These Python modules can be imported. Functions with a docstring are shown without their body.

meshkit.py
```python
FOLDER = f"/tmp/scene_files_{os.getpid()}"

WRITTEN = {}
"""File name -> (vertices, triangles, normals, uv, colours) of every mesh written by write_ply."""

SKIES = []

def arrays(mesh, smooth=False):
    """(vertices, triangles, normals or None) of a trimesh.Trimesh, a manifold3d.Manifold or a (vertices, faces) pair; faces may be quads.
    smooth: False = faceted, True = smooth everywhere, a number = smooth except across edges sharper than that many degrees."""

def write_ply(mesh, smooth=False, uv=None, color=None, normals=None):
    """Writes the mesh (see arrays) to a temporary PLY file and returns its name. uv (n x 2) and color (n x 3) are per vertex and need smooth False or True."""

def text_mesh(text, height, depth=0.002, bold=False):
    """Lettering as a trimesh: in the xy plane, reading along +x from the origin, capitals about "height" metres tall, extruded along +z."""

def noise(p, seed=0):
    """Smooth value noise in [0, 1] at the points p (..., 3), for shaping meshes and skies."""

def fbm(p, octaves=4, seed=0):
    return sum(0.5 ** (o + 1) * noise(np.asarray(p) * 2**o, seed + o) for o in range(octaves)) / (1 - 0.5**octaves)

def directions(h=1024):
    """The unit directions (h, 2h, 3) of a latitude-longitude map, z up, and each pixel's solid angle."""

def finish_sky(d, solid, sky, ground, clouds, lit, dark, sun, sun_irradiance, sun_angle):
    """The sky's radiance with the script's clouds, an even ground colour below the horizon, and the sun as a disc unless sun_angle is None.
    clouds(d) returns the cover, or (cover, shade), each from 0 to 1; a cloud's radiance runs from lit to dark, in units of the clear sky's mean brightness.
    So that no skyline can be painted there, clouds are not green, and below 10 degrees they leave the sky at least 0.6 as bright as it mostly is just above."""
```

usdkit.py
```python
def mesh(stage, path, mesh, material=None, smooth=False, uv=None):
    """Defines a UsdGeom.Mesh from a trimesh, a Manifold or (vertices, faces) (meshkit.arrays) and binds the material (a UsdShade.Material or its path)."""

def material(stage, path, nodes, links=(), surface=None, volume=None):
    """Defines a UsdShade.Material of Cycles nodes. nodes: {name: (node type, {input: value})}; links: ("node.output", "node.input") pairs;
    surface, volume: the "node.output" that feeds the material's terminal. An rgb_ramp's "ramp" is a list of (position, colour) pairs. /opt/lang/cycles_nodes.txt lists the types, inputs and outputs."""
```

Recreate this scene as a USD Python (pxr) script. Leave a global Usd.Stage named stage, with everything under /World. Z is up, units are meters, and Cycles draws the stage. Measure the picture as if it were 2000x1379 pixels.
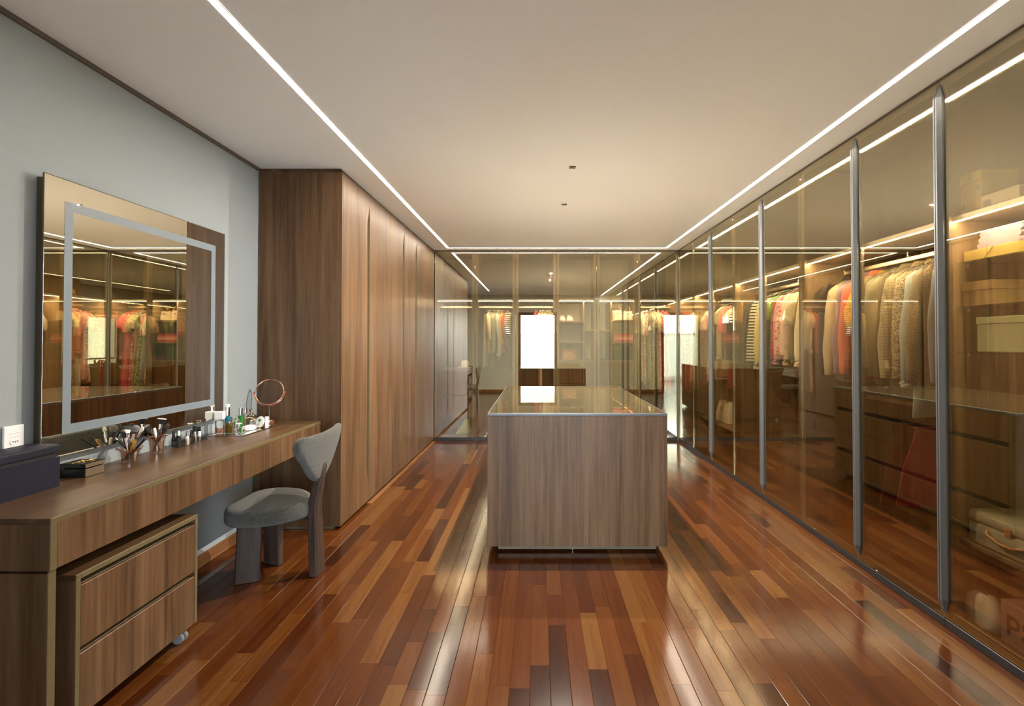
import math, random
import numpy as np, trimesh, usdkit, meshkit
from pxr import Usd, UsdGeom, UsdLux, UsdShade, Gf, Sdf, Vt

stage = Usd.Stage.CreateInMemory()
UsdGeom.SetStageUpAxis(stage, 'Z')
UsdGeom.SetStageMetersPerUnit(stage, 1.0)
UsdGeom.Xform.Define(stage, '/World')
UsdGeom.Scope.Define(stage, '/World/Looks')
PI = math.pi

# ------------------------------------------------------------------ camera, sky, daylight, exposure
cam = UsdGeom.Camera.Define(stage, '/World/camera')
cam.AddTranslateOp().Set(Gf.Vec3d(0, 0, 1.36))
cam.AddRotateXOp().Set(90.8)
cam.CreateHorizontalApertureAttr(36.0)
cam.CreateVerticalApertureAttr(36.0 * 1379 / 2000)
cam.CreateFocalLengthAttr(18.0)
cam.CreateHorizontalApertureOffsetAttr(-0.9)
cam.CreateVerticalApertureOffsetAttr(-0.63)
cam.CreateClippingRangeAttr(Gf.Vec2f(0.02, 200))
EXPOSURE = 1.1
cam.CreateExposureAttr(EXPOSURE)

SKY = 1.0          # overcast daylight outside
LED = 34.0         # ceiling strips
LED_IN = 130.0      # strips inside the wardrobes
DAY = 78.0         # sky seen through the windows of the next room
SPOT = 266000.0      # the two recessed spotlights over the island
LED_COL = (1.0, 0.87, 0.69)
dome = UsdLux.DomeLight.Define(stage, '/World/sky')
dome.CreateIntensityAttr(SKY)
dome.CreateColorAttr(Gf.Vec3f(0.80, 0.90, 1.0))
rl = UsdLux.RectLight.Define(stage, '/World/window_daylight')     # the bright sky just outside the window of the next room
rl.AddTranslateOp().Set(Gf.Vec3d(-0.45, -4.22, 2.03))
rl.AddRotateXOp().Set(90.0)
rl.CreateWidthAttr(2.5)
rl.CreateHeightAttr(0.74)
rl.CreateIntensityAttr(DAY)
rl.CreateColorAttr(Gf.Vec3f(0.76, 0.88, 1.0))

r2 = UsdLux.RectLight.Define(stage, '/World/window_daylight_001')  # and outside its second window
r2.AddTranslateOp().Set(Gf.Vec3d(2.1, -4.22, 1.40))
r2.AddRotateXOp().Set(90.0)
r2.CreateWidthAttr(1.8)
r2.CreateHeightAttr(2.0)
r2.CreateIntensityAttr(DAY * 0.26)
r2.CreateColorAttr(Gf.Vec3f(0.74, 0.87, 1.0))

# ------------------------------------------------------------------ naming helpers
USED, ORG, NTHINGS = {}, {}, [0]


def path_for(parent, name):
    k = USED.get((parent, name), 0)
    USED[(parent, name)] = k + 1
    return f'{parent}/{name}' + (f'_{k:03d}' if k else '')


def tag(prim, label=None, cat=None, group=None, kind=None):
    for k, v in (('label', label), ('category', cat), ('group', group), ('kind', kind)):
        if v:
            prim.SetCustomDataByKey(k, v)


def thing(name, label, cat, loc=(0, 0, 0), rz=0.0, group=None, kind=None):
    p = path_for('/World', name)
    x = UsdGeom.Xform.Define(stage, p)
    x.AddTranslateOp().Set(Gf.Vec3d(*map(float, loc)))
    if rz:
        x.AddRotateZOp().Set(float(rz))
    tag(x.GetPrim(), label, cat, group, kind)
    ORG[p] = np.array(loc, float)
    return p


def part(parent, name, mesh, mat, smooth=30, world=True, label=None, kind=None):
    """One Mesh under parent. world: the mesh is in world coordinates and moves into the thing's frame."""
    p = path_for(parent, name)
    if isinstance(mesh, MB):
        mesh = mesh.mesh()
    root = '/'.join(parent.split('/')[:3])
    if world and root in ORG:
        v, f = (np.array(mesh.vertices), mesh.faces) if hasattr(mesh, 'vertices') else mesh
        mesh = trimesh.Trimesh(np.asarray(v) - ORG[root], f, process=False)
    m = usdkit.mesh(stage, p, mesh, M[mat], smooth=smooth)
    tag(m.GetPrim(), label, kind=kind)
    return p


def single(name, mesh, mat, label, cat, group=None, kind=None, smooth=30):
    p = path_for('/World', name)
    if isinstance(mesh, MB):
        mesh = mesh.mesh()
    m = usdkit.mesh(stage, p, mesh, M[mat], smooth=smooth)
    tag(m.GetPrim(), label, cat, group, kind)
    return p


def dup(src, loc, rz=0.0, label=None, group=None):
    name = src.split('/')[2]
    base = name.rsplit('_', 1)[0] if name.rsplit('_', 1)[-1].isdigit() else name
    was = stage.GetPrimAtPath(src).GetCustomData()
    p = thing(base, label or was['label'], was['category'], loc, rz, group or was.get('group'))
    stage.GetPrimAtPath(p).GetReferences().AddInternalReference(src)
    stage.GetPrimAtPath(p).SetInstanceable(True)
    return p


# ------------------------------------------------------------------ mesh helpers
def chamfered_topology():
    b, pts = 0.2, []
    for sx in (-1, 1):
        for sy in (-1, 1):
            for sz in (-1, 1):
                for k in range(3):
                    v = np.array([sx, sy, sz], float)
                    for j in range(3):
                        if j != k:
                            v[j] *= 1 - b
                    pts.append(v)
    hull = trimesh.Trimesh(pts, trimesh.convex.convex_hull(np.array(pts)).faces, process=False)
    h = trimesh.convex.convex_hull(np.array(pts))
    from scipy.spatial import cKDTree
    idx = cKDTree(np.array(pts)).query(h.vertices)[1]
    return idx[h.faces]


CF = chamfered_topology()


class MB:
    """Collects shapes that become one mesh."""

    def __init__(self):
        self.v, self.f, self.n = [], [], 0

    def add(self, v, f):
        v, f = np.asarray(v, float), np.asarray(f, int)
        if f.shape[1] == 4:
            f = np.vstack([f[:, [0, 1, 2]], f[:, [0, 2, 3]]])
        self.v.append(v)
        self.f.append(f + self.n)
        self.n += len(v)
        return self

    def tm(self, m, T=None):
        m = m.copy()
        if T is not None:
            m.apply_transform(T)
        return self.add(m.vertices, m.faces)

    def box(self, x0, x1, y0, y1, z0, z1, b=0.0015):
        c = np.array([x0 + x1, y0 + y1, z0 + z1]) / 2
        h = np.abs(np.array([x1 - x0, y1 - y0, z1 - z0])) / 2
        b = min(b, h.min() * 0.45)
        v = []
        for sx in (-1, 1):
            for sy in (-1, 1):
                for sz in (-1, 1):
                    for k in range(3):
                        e = h - b
                        e[k] = h[k]
                        v.append(c + e * (sx, sy, sz))
        return self.add(v, CF)

    def prism(self, poly, a0, a1, axis):
        """poly: 2-D outline in the two other axes (in order), extruded along axis from a0 to a1."""
        from shapely.geometry import Polygon
        m = trimesh.creation.extrude_polygon(Polygon(poly), a1 - a0, engine='earcut')
        p = np.array(m.vertices)
        q = np.zeros_like(p)
        o = [k for k in range(3) if k != axis]
        q[:, o[0]], q[:, o[1]], q[:, axis] = p[:, 0], p[:, 1], p[:, 2] + a0
        f = m.faces
        if axis == 1:
            f = f[:, ::-1]
        return self.add(q, f)

    def tube(self, pts, r, n=8, cap=True):
        pts = np.asarray(pts, float)
        r = np.broadcast_to(np.asarray(r, float), (len(pts),))
        t = np.gradient(pts, axis=0)
        t /= np.maximum(np.linalg.norm(t, axis=1, keepdims=True), 1e-9)
        ref = np.array([0, 0, 1.0]) if abs(t[0, 2]) < 0.9 else np.array([1.0, 0, 0])
        v = []
        for i in range(len(pts)):
            a = np.cross(t[i], ref)
            if np.linalg.norm(a) < 1e-5:
                a = np.array([1.0, 0, 0])
            a /= np.linalg.norm(a)
            ref = np.cross(a, t[i])
            for k in range(n):
                q = 2 * PI * k / n
                v.append(pts[i] + r[i] * (math.cos(q) * a + math.sin(q) * ref))
        return self.rings(np.array(v).reshape(len(pts), n, 3), cap)

    def rings(self, R, cap=True):
        m, n, _ = R.shape
        v = R.reshape(-1, 3)
        i, k = np.meshgrid(np.arange(m - 1), np.arange(n), indexing='ij')
        a, b = i * n + k, i * n + (k + 1) % n
        f = np.stack([a, b, b + n, a + n], -1).reshape(-1, 4)
        f = np.vstack([f[:, [0, 1, 2]], f[:, [0, 2, 3]]])
        if cap:
            c0, c1 = len(v), len(v) + 1
            v = np.vstack([v, R[0].mean(0), R[-1].mean(0)])
            kk = np.arange(n)
            f = np.vstack([f, np.stack([np.full(n, c0), (kk + 1) % n, kk], 1), np.stack([np.full(n, c1), (m - 1) * n + kk, (m - 1) * n + (kk + 1) % n], 1)])
        return self.add(v, f)

    def lathe(self, prof, c=(0, 0, 0), n=24, cap=True):
        prof = np.asarray(prof, float)
        q = 2 * PI * np.arange(n) / n
        R = np.stack([prof[:, :1] * np.cos(q) + c[0], prof[:, :1] * np.sin(q) + c[1], np.repeat(prof[:, 1:], n, 1) + c[2]], -1)
        return self.rings(R, cap)

    def xf(self, T):
        self.v = [trimesh.transform_points(x, T) for x in self.v]
        return self

    def mesh(self):
        return trimesh.Trimesh(np.vstack(self.v), np.vstack(self.f), process=False)


def bx(*a, **k):
    return MB().box(*a, **k)


def rot(ang, ax, p=(0, 0, 0)):
    return trimesh.transformations.rotation_matrix(math.radians(ang), ax, p)


def round_rect(x0, x1, y0, y1, r, n=5):
    o = []
    for cx, cy, a in ((x1 - r, y1 - r, 0), (x0 + r, y1 - r, 90), (x0 + r, y0 + r, 180), (x1 - r, y0 + r, 270)):
        for k in range(n + 1):
            q = math.radians(a + 90 * k / n)
            o.append((cx + r * math.cos(q), cy + r * math.sin(q)))
    return o


def puffed(outline, c, layers, axis=2):
    """A cushion: the outline (2-D) scaled about c at each (offset along axis, inset scale)."""
    o = np.asarray(outline, float)
    R = []
    for a, s in layers:
        p = np.asarray(c) + (o - c) * s
        q = np.zeros((len(p), 3))
        ax = [k for k in range(3) if k != axis]
        q[:, ax[0]], q[:, ax[1]], q[:, axis] = p[:, 0], p[:, 1], a
        R.append(q)
    m = MB().rings(np.array(R))
    return m


def smooth_closed(pts, n=64):
    from scipy.interpolate import splprep, splev
    p = np.asarray(pts, float)
    p = np.vstack([p, p[:1]])
    tck, _ = splprep(p.T, s=0, per=True)
    return np.array(splev(np.linspace(0, 1, n, endpoint=False), tck)).T


# ------------------------------------------------------------------ materials
M = {}


def mat(name, nodes, links, surface='p.BSDF'):
    M[name] = usdkit.material(stage, '/World/Looks/' + name, nodes, links, surface=surface)


def plain(name, col, rough=0.5, metal=0.0, spec=0.5, noise=0.0, scale=40, bump=0.0, **kw):
    nodes = {'p': ('principled_bsdf', dict(base_color=col, roughness=rough, metallic=metal, specular_ior_level=spec, **kw))}
    links = []
    if noise or bump:
        nodes['t'] = ('texture_coordinate', {})
        nodes['n'] = ('noise_texture', dict(scale=scale, detail=4.0))
        links.append(('t.object', 'n.vector'))
    if noise:
        c = np.array(col)
        nodes['r'] = ('rgb_ramp', {'ramp': [(0.3, tuple(c * (1 - noise))), (0.7, tuple(np.minimum(1, c * (1 + noise))))]})
        links += [('n.fac', 'r.fac'), ('r.color', 'p.base_color')]
    if bump:
        nodes['b'] = ('bump', dict(strength=bump, distance=0.002))
        links += [('n.fac', 'b.height'), ('b.normal', 'p.normal')]
    mat(name, nodes, links)


def wood(name, dark, mid, light, axis='z', rough=0.44, spec=0.28, amt=1.0):
    def sc(a, b):
        return {'x': (b, a, a), 'y': (a, b, a), 'z': (a, a, b)}[axis]
    nodes = {'g': ('geometry', {}),
             'm1': ('mapping', dict(scale=sc(7.0, 0.45))), 'm2': ('mapping', dict(scale=sc(34.0, 0.9))), 'm3': ('mapping', dict(scale=sc(170.0, 5.0))),
             'n1': ('noise_texture', dict(scale=1.0, detail=3.0, distortion=1.2)), 'n2': ('noise_texture', dict(scale=1.0, detail=4.0, distortion=0.6)),
             'n3': ('noise_texture', dict(scale=1.0, detail=2.0)),
             'a': ('math', dict(math_type='multiply_add', value2=0.42)), 'b': ('math', dict(math_type='multiply_add', value2=0.36)), 'c': ('math', dict(math_type='multiply', value2=0.22)),
             'r': ('rgb_ramp', {'ramp': [(0.5 - 0.13 * amt, dark), (0.5, mid), (0.5 + 0.12 * amt, light)]}),
             'bp': ('bump', dict(strength=0.06, distance=0.001)),
             'p': ('principled_bsdf', dict(roughness=rough, specular_ior_level=spec))}
    links = [('g.position', f'm{k}.vector') for k in (1, 2, 3)] + [(f'm{k}.vector', f'n{k}.vector') for k in (1, 2, 3)]
    links += [('n3.fac', 'c.value1'), ('n2.fac', 'b.value1'), ('c.value', 'b.value3'), ('n1.fac', 'a.value1'), ('b.value', 'a.value3'), ('a.value', 'r.fac'),
              ('r.color', 'p.base_color'), ('n3.fac', 'bp.height'), ('bp.normal', 'p.normal')]
    mat(name, nodes, links)


W = dict(dark=(0.053, 0.0255, 0.0108), mid=(0.100, 0.0515, 0.0235), light=(0.148, 0.083, 0.042))
wood('walnut', W['dark'], W['mid'], W['light'])
WD = {k: tuple(0.8 * q for q in v) for k, v in W.items()}
wood('walnut_along', WD['dark'], WD['mid'], WD['light'], axis='y', rough=0.3)
wood('walnut_across', W['dark'], W['mid'], W['light'], axis='x', rough=0.36)
wood('walnut_back', (0.045, 0.024, 0.012), (0.075, 0.042, 0.022), (0.105, 0.062, 0.034), rough=0.45)
wood('chair_wood', (0.028, 0.017, 0.013), (0.055, 0.034, 0.025), (0.085, 0.053, 0.039), rough=0.42)
wood('oak_inside', (0.17, 0.115, 0.066), (0.22, 0.155, 0.095), (0.27, 0.20, 0.125), rough=0.45, amt=1.2)
wood('pale_back', (0.56, 0.52, 0.43), (0.64, 0.60, 0.50), (0.70, 0.66, 0.56), rough=0.5, amt=1.5)
wood('plinth_wood', (0.09, 0.07, 0.04), (0.13, 0.105, 0.065), (0.17, 0.14, 0.09), axis='x', rough=0.45)
wood('baseboard_wood', (0.11, 0.045, 0.018), (0.18, 0.078, 0.03), (0.25, 0.11, 0.045), axis='y', rough=0.6, spec=0.08)
wood('door_wood', (0.06, 0.028, 0.015), (0.11, 0.055, 0.03), (0.16, 0.085, 0.05), rough=0.4)
plain('edge_band', (0.115, 0.088, 0.040), 0.42, noise=0.08, scale=30)
plain('wall_paint', (0.265, 0.30, 0.32), 0.75, noise=0.015, scale=60, bump=0.04)
plain('wall_paint_light', (0.56, 0.59, 0.60), 0.75, noise=0.015, scale=60, bump=0.04)
plain('ceiling_paint', (0.85, 0.875, 0.915), 0.8, noise=0.012, scale=50)
plain('white_paint', (0.82, 0.83, 0.84), 0.7)
plain('shadow_gap', (0.10, 0.085, 0.07), 0.7)
plain('black_rail', (0.018, 0.018, 0.020), 0.38)
plain('bronze_frame', (0.20, 0.155, 0.10), 0.42, metal=0.7)
plain('bronze_dark', (0.13, 0.105, 0.07), 0.42, metal=0.6)
plain('handle_metal', (0.12, 0.125, 0.13), 0.45, metal=0.4)
plain('steel', (0.72, 0.71, 0.69), 0.16, metal=1.0)
plain('rail_metal', (0.66, 0.58, 0.45), 0.28, metal=0.9)
plain('alu_profile', (0.5, 0.48, 0.45), 0.4, metal=0.7)
plain('rose_gold', (0.78, 0.42, 0.28), 0.14, metal=1.0)
plain('gold', (0.80, 0.58, 0.24), 0.18, metal=1.0)
plain('mirror', (0.86, 0.83, 0.72), 0.0, metal=1.0)
plain('mirror_plain', (0.9, 0.9, 0.9), 0.0, metal=1.0)
plain('frosted', (0.15, 0.185, 0.22), 0.55, noise=0.02)
plain('white_plastic', (0.80, 0.81, 0.83), 0.3)
plain('black_plastic', (0.012, 0.012, 0.014), 0.22)
plain('black_lacquer', (0.014, 0.014, 0.016), 0.08)
plain('navy_leather', (0.009, 0.010, 0.022), 0.6, spec=0.2, noise=0.15, scale=260, bump=0.25)
plain('navy_dark', (0.006, 0.006, 0.010), 0.5)
plain('ceramic', (0.80, 0.80, 0.80), 0.18)
plain('porcelain_pink', (0.78, 0.66, 0.62), 0.3)
plain('bristle_dark', (0.022, 0.020, 0.022), 0.8, noise=0.3, scale=300)
plain('bristle_grey', (0.17, 0.16, 0.16), 0.85, noise=0.2, scale=300)
plain('bristle_white', (0.66, 0.62, 0.56), 0.85, noise=0.12, scale=300)
plain('bristle_brown', (0.10, 0.055, 0.035), 0.85, noise=0.25, scale=300)
plain('orange_lacquer', (0.72, 0.33, 0.04), 0.25)
plain('amber_liquid', (0.60, 0.30, 0.05), 0.05, transmission_weight=0.85, ior=1.4)
plain('peach_liquid', (0.72, 0.40, 0.26), 0.05, transmission_weight=0.8, ior=1.35)
plain('blue_glass', (0.02, 0.22, 0.32), 0.06, transmission_weight=0.5, ior=1.45)
plain('green_glass', (0.03, 0.30, 0.05), 0.08, transmission_weight=0.5, ior=1.45)
plain('clear_glass', (0.97, 0.97, 0.96), 0.01, transmission_weight=1.0, ior=1.45)
plain('black_glass', (0.010, 0.009, 0.009), 0.05)
plain('spot_black', (0.02, 0.02, 0.02), 0.4)
plain('box_yellow', (0.56, 0.44, 0.12), 0.5, noise=0.05)
plain('box_tan', (0.40, 0.25, 0.135), 0.5, noise=0.05)
plain('box_white', (0.74, 0.72, 0.66), 0.55, noise=0.03)
plain('box_pale_green', (0.42, 0.46, 0.34), 0.5, noise=0.03)
plain('cord_brown', (0.22, 0.12, 0.05), 0.6)
plain('tan_leather', (0.42, 0.20, 0.07), 0.45, noise=0.1)
plain('canvas', (0.62, 0.54, 0.42), 0.8, noise=0.08, scale=220, bump=0.2)
plain('canvas_white', (0.70, 0.66, 0.58), 0.7, noise=0.05, scale=220, bump=0.2)
plain('case_shell', (0.36, 0.33, 0.27), 0.6, noise=0.05, scale=200, bump=0.15)
plain('pink_paper', (0.30, 0.17, 0.145), 0.6)
plain('ink_red', (0.07, 0.016, 0.013), 0.6)
plain('ink_blue', (0.18, 0.17, 0.34), 0.6)
plain('ink_pink', (0.62, 0.26, 0.28), 0.6)
plain('ink_grey', (0.30, 0.30, 0.28), 0.6)
plain('straw', (0.62, 0.50, 0.30), 0.8, noise=0.12, scale=150, bump=0.3)
plain('green_bag_fabric', (0.30, 0.42, 0.10), 0.8, noise=0.25, scale=60, bump=0.4)
plain('rubber', (0.02, 0.02, 0.02), 0.6)
plain('caster_plastic', (0.45, 0.46, 0.48), 0.15, transmission_weight=0.6)
plain('hall_floor_wood', (0.10, 0.045, 0.025), 0.16, noise=0.2, scale=3)
plain('outdoor_wall', (0.74, 0.76, 0.78), 0.9)
plain('sofa_fabric', (0.03, 0.028, 0.035), 0.8)
plain('white_frame', (0.78, 0.79, 0.80), 0.4)
mat('led', {'e': ('emission', dict(color=LED_COL, strength=LED))}, [], 'e.emission')
mat('led_inside', {'e': ('emission', dict(color=(1.0, 0.80, 0.50), strength=LED_IN))}, [], 'e.emission')
# boucle
mat('boucle', {'t': ('texture_coordinate', {}), 'v': ('voronoi_texture', dict(scale=330.0)), 'n': ('noise_texture', dict(scale=160.0, detail=4.0)),
               'r': ('rgb_ramp', {'ramp': [(0.3, (0.032, 0.030, 0.0255)), (0.7, (0.090, 0.085, 0.070))]}), 'b': ('bump', dict(strength=0.9, distance=0.004)),
               'p': ('principled_bsdf', dict(roughness=0.95, specular_ior_level=0.15, sheen_weight=0.25))},
    [('t.object', 'v.vector'), ('t.object', 'n.vector'), ('n.fac', 'r.fac'), ('r.color', 'p.base_color'), ('v.distance', 'b.height'), ('b.normal', 'p.normal')])


# coated glass: reflects like a pale mirror, tints what is behind
def coated(name, r0, tint, refl, rough=0.0):
    mat(name, {'lw': ('layer_weight', dict(blend=0.5)), 'pw': ('math', dict(math_type='power', value2=5.0)),
               'ma': ('math', dict(math_type='multiply_add', value2=1 - r0, value3=r0, use_clamp=True)),
               't': ('transparent_bsdf', dict(color=tint)), 'g': ('glossy_bsdf', dict(color=refl, roughness=rough)), 'x': ('mix_closure', {})},
        [('lw.facing', 'pw.value1'), ('pw.value', 'ma.value1'), ('ma.value', 'x.fac'), ('t.BSDF', 'x.closure1'), ('g.BSDF', 'x.closure2')], 'x.closure')


coated('bronze_glass', 0.30, (0.92, 0.87, 0.76), (0.98, 0.95, 0.79))
coated('clear_pane', 0.045, (0.96, 0.97, 0.97), (1, 1, 1))
coated('acrylic', 0.06, (0.93, 0.94, 0.95), (1, 1, 1))
coated('shelf_glass', 0.06, (0.80, 0.90, 0.80), (1, 1, 1))
coated('smoke_cup', 0.17, (0.84, 0.76, 0.72), (1.0, 0.88, 0.80))
# island top: dark bronze glass laid on the carcass
mat('top_glass', {'lw': ('layer_weight', dict(blend=0.5)), 'pw': ('math', dict(math_type='power', value2=5.0)),
                  'ma': ('math', dict(math_type='multiply_add', value2=0.58, value3=0.42, use_clamp=True)),
                  'd': ('diffuse_bsdf', dict(color=(0.055, 0.045, 0.028))), 'g': ('glossy_bsdf', dict(color=(1.0, 0.93, 0.78), roughness=0.0)), 'x': ('mix_closure', {})},
    [('lw.facing', 'pw.value1'), ('pw.value', 'ma.value1'), ('ma.value', 'x.fac'), ('d.BSDF', 'x.closure1'), ('g.BSDF', 'x.closure2')], 'x.closure')
# floor planks: tone is a per-plank attribute
mat('plank_wood', {'g': ('geometry', {}), 'at': ('attribute', dict(attribute='tone')), 'cx': ('combine_xyz', {}), 'ml': ('math', dict(math_type='multiply', value2=37.0)),
                   'ad': ('vector_math', dict(math_type='add')), 'm1': ('mapping', dict(scale=(16.0, 0.9, 16.0))), 'm2': ('mapping', dict(scale=(190.0, 5.0, 100.0))),
                   'n1': ('noise_texture', dict(scale=1.0, detail=4.0, distortion=1.0)), 'n2': ('noise_texture', dict(scale=1.0, detail=3.0)),
                   'r': ('rgb_ramp', {'ramp': [(0.0, (0.014, 0.0038, 0.0014)), (0.22, (0.024, 0.006, 0.0018)), (0.45, (0.045, 0.0108, 0.0024)), (0.7, (0.063, 0.0170, 0.0034)), (0.88, (0.078, 0.0245, 0.005)), (1.0, (0.098, 0.038, 0.009))]}),
                   's1': ('math', dict(math_type='multiply_add', value2=0.55, value3=-0.275)), 's2': ('math', dict(math_type='multiply_add', value2=0.32)), 's3': ('math', dict(math_type='add')),
                   'bp': ('bump', dict(strength=0.05, distance=0.0008)), 'p': ('principled_bsdf', dict(roughness=0.14, specular_ior_level=0.42, coat_weight=0.08, coat_roughness=0.12))},
    [('at.fac', 'ml.value1'), ('ml.value', 'cx.x'), ('ml.value', 'cx.y'), ('g.position', 'ad.vector1'), ('cx.vector', 'ad.vector2'), ('ad.vector', 'm1.vector'), ('ad.vector', 'm2.vector'),
     ('m1.vector', 'n1.vector'), ('m2.vector', 'n2.vector'), ('n1.fac', 's1.value1'), ('n2.fac', 's2.value1'), ('s1.value', 's2.value3'), ('s2.value', 's3.value1'), ('at.fac', 's3.value2'),
     ('s3.value', 'r.fac'), ('r.color', 'p.base_color'), ('n2.fac', 'bp.height'), ('bp.normal', 'p.normal')])


def fabric(name, col, col2=None, pat=None, scale=60.0, rough=0.85, knit=0.0):
    nodes = {'t': ('texture_coordinate', {}), 'n': ('noise_texture', dict(scale=380.0, detail=3.0)), 'b': ('bump', dict(strength=0.25 + knit, distance=0.003)),
             'p': ('principled_bsdf', dict(roughness=rough, specular_ior_level=0.25, sheen_weight=0.12))}
    links = [('t.object', 'n.vector'), ('n.fac', 'b.height'), ('b.normal', 'p.normal')]
    c = np.array(col)
    if pat is None:
        nodes['r'] = ('rgb_ramp', {'ramp': [(0.3, tuple(c * 0.9)), (0.7, tuple(np.minimum(c * 1.08, 1)))]})
        links += [('n.fac', 'r.fac'), ('r.color', 'p.base_color')]
    elif pat in ('stripe_z', 'stripe_x', 'plaid'):
        nodes['r'] = ('rgb_ramp', {'ramp': [(0.0, col), (0.5, col2)], 'interpolate': False})
        nodes['w'] = ('wave_texture', dict(scale=scale, bands_direction='x' if pat == 'stripe_x' else 'z'))
        links += [('t.object', 'w.vector'), ('w.fac', 'r.fac')]
        if pat == 'plaid':
            nodes['r'] = ('rgb_ramp', {'ramp': [(0.0, col), (0.86, col2)], 'interpolate': False})
            nodes['w2'] = ('wave_texture', dict(scale=scale, bands_direction='x'))
            nodes['mx'] = ('math', dict(math_type='maximum'))
            links = links[:-1] + [('t.object', 'w2.vector'), ('w.fac', 'mx.value1'), ('w2.fac', 'mx.value2'), ('mx.value', 'r.fac')]
        links.append(('r.color', 'p.base_color'))
    elif pat in ('dots', 'floral', 'knit'):
        nodes['v'] = ('voronoi_texture', dict(scale=scale))
        lim = {'dots': 0.28, 'floral': 0.45, 'knit': 0.5}[pat]
        nodes['r'] = ('rgb_ramp', {'ramp': [(0.0, col2), (lim, col)], 'interpolate': pat == 'knit'})
        links += [('t.object', 'v.vector'), ('v.distance', 'r.fac'), ('r.color', 'p.base_color')]
        if pat == 'knit':
            links = [l for l in links if l != ('n.fac', 'b.height')] + [('v.distance', 'b.height')]
    mat('fabric_' + name, nodes, links)


for a in [('cream', (0.66, 0.60, 0.46)), ('white', (0.80, 0.77, 0.68)), ('ivory', (0.74, 0.69, 0.54)), ('beige', (0.52, 0.44, 0.31)), ('khaki', (0.30, 0.27, 0.18)), ('olive', (0.17, 0.15, 0.055)),
          ('mustard', (0.58, 0.38, 0.06)), ('yellow', (0.72, 0.58, 0.16)), ('coral', (0.66, 0.17, 0.12)), ('salmon', (0.70, 0.33, 0.23)), ('red', (0.50, 0.045, 0.045)), ('crimson', (0.34, 0.03, 0.05)),
          ('pink', (0.74, 0.38, 0.40)), ('pale_pink', (0.76, 0.54, 0.50)), ('hot_pink', (0.70, 0.14, 0.22)), ('lilac', (0.42, 0.33, 0.46)), ('purple', (0.25, 0.18, 0.30)), ('navy', (0.018, 0.022, 0.05)),
          ('black', (0.012, 0.012, 0.013)), ('charcoal', (0.05, 0.05, 0.055)), ('grey', (0.24, 0.24, 0.23)), ('grey_green', (0.26, 0.29, 0.24)), ('pale_blue', (0.40, 0.48, 0.54)), ('denim', (0.15, 0.20, 0.27)),
          ('teal', (0.06, 0.26, 0.27)), ('green', (0.20, 0.42, 0.10)), ('mint', (0.46, 0.58, 0.42)), ('maroon', (0.15, 0.03, 0.03)), ('brown', (0.14, 0.07, 0.035)), ('dark_green', (0.03, 0.07, 0.04)),
          ('orange', (0.66, 0.27, 0.06))]:
    fabric(*a)
fabric('leather', (0.012, 0.011, 0.010), rough=0.3, knit=0.2)
fabric('stripe_bw', (0.68, 0.65, 0.57), (0.015, 0.015, 0.02), 'stripe_z', 11.0)
fabric('stripe_cream', (0.46, 0.40, 0.28), (0.16, 0.13, 0.09), 'floral', 95.0)
fabric('dotted', (0.62, 0.57, 0.42), (0.06, 0.055, 0.045), 'dots', 52.0)
fabric('plaid', (0.44, 0.38, 0.26), (0.30, 0.25, 0.16), 'plaid', 17.0)
fabric('knit', (0.22, 0.18, 0.13), (0.46, 0.40, 0.30), 'knit', 150.0, knit=0.8)
fabric('floral_pink', (0.72, 0.55, 0.50), (0.62, 0.08, 0.12), 'floral', 38.0)
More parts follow.
